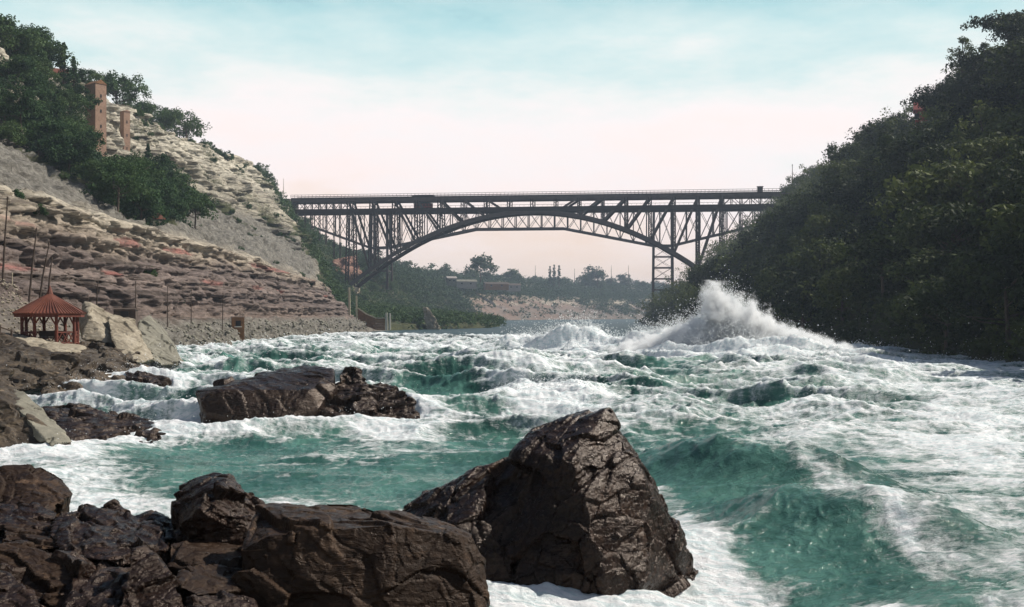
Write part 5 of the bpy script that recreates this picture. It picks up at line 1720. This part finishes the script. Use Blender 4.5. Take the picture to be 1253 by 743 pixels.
# fence down to the gazebo, poles along the cliff path
fe = P(0, 412, 70); fo = empty('rail_fence', fe); tag(fo, 'rough wooden rail fence at the left edge beside the gazebo', 'fence')
for k, (px, py, Y) in enumerate([(-16, 407, 70), (0, 413, 70.5), (14, 418, 71.5), (26, 423, 73)]):
    q = P(px, py, Y) - fe
    MB().tube([q - Vector((0, 0, .6)), q + Vector((0, 0, .75))], .06, 6).build('post', M['timber'], fo)
m = MB()
fpz = [P(-16, 407, 70) - fe, P(0, 413, 70.5) - fe, P(14, 418, 71.5) - fe, P(26, 423, 73) - fe]
for a, b_ in zip(fpz, fpz[1:]):
    for z in (.3, .65): m.tube([a + Vector((0, 0, z)), b_ + Vector((0, 0, z))], .045, 5)
m.build('rail', M['timber'], fo)
for i, (px, pb, pt, Y, ln, lb) in enumerate([
        (2, 352, 244, 96, .5, 'tall bare dark pole at the left edge in front of the cliff'),
        (34, 372, 282, 98, .75, 'leaning bare pole behind the gazebo roof, second from the left edge'),
        (46, 370, 300, 101, 1.0, 'leaning bare pole just left of the gazebo peak'),
        (58, 362, 318, 104, .4, 'shorter bare pole above the gazebo roof'),
        (118, 372, 346, 112, .15, 'thin pole at the cliff foot above the pale angular boulder'),
        (166, 384, 346, 125, 0, 'thin pole at the cliff foot above the slanting boulder'),
        (205, 398, 352, 135, 0, 'thin pole at the cliff foot above the brownish boulder'),
        (234, 400, 356, 146, 0, 'thin pole at the cliff foot left of the small dark hut'),
        (272, 402, 360, 155, .1, 'thin pole at the cliff foot nearest the small dark hut'),
        (15, 372, 336, 97, 0, 'short pale upright post behind the gravel bank')]):
    mast('pole', lb, px, pb, pt, Y, .10 if i < 4 else .07, mat='timber' if i < 9 else 'timber_pale', lean=ln)

# gravel embankment behind the gazebo
rng = np.random.default_rng(77)
n = 5200
q = np.stack([rng.uniform(-46, -35.5, n), rng.uniform(70, 92, n), np.zeros(n)], 1)
flat_i = np.argmin  # nearest ground sample
sub = GL[(qL > 66) & (qL < 96)].reshape(-1, 3)
sub = sub[(sub[:, 0] > -47) & (sub[:, 0] < -34)]
idx = rng.choice(len(sub), n)
q = sub[idx] + rng.normal(size=(n, 3)) * (.12, .12, .02)
ico = np.array([(1, 0, 0), (-1, 0, 0), (0, 1, 0), (0, -1, 0), (0, 0, .7), (0, 0, -.7)])
of = np.array([(0, 2, 4), (2, 1, 4), (1, 3, 4), (3, 0, 4), (2, 0, 5), (1, 2, 5), (3, 1, 5), (0, 3, 5)])
rad = rng.uniform(.05, .17, n)
v = (q[:, None] + (ico[None] * rng.uniform(.6, 1.3, (n, 1, 3))) * rad[:, None, None]).reshape(-1, 3)
f = (of[None] + 6 * np.arange(n)[:, None, None]).reshape(-1, 3)
tag(link('gravel', np_mesh('gravel', v, f, M['pale_rock'])), 'pale loose gravel bank behind the gazebo', kind='stuff')
# rubble along the foot of the cliff
foot_i = sub
sub = GL[(qL > 92) & (qL < 300)][:, (parL > 1.2) & (parL < 3.4)].reshape(-1, 3)
n = 1300
q = sub[rng.choice(len(sub), n)] + rng.normal(size=(n, 3)) * (.3, .3, .03)
rad = rng.uniform(.08, .5, n) ** 1.2
v = (q[:, None] + (ico[None] * rng.uniform(.6, 1.3, (n, 1, 3))) * rad[:, None, None]).reshape(-1, 3)
f = (of[None] + 6 * np.arange(n)[:, None, None]).reshape(-1, 3)
tag(link('rubble', np_mesh('rubble', v, f, M['slab_rock'])), 'fallen stones strewn along the foot of the left cliff', kind='stuff')

# ---------------------------------------------------------------- air
t = bpy.data.materials.new('haze'); t.use_nodes = True
t.node_tree.nodes.clear()
o_ = t.node_tree.nodes.new('ShaderNodeOutputMaterial'); pv = t.node_tree.nodes.new('ShaderNodeVolumePrincipled')
pv.inputs['Color'].default_value = (0.62, 0.74, 0.92, 1); pv.inputs['Density'].default_value = 0.00020; pv.inputs['Anisotropy'].default_value = 0.2
t.node_tree.links.new(pv.outputs[0], o_.inputs['Volume'])
hz = MB().box((0, 1200, 45), (9600, 7000, 112)).build('haze', t)
tag(hz, 'thin blue haze in the air of the gorge', kind='stuff')
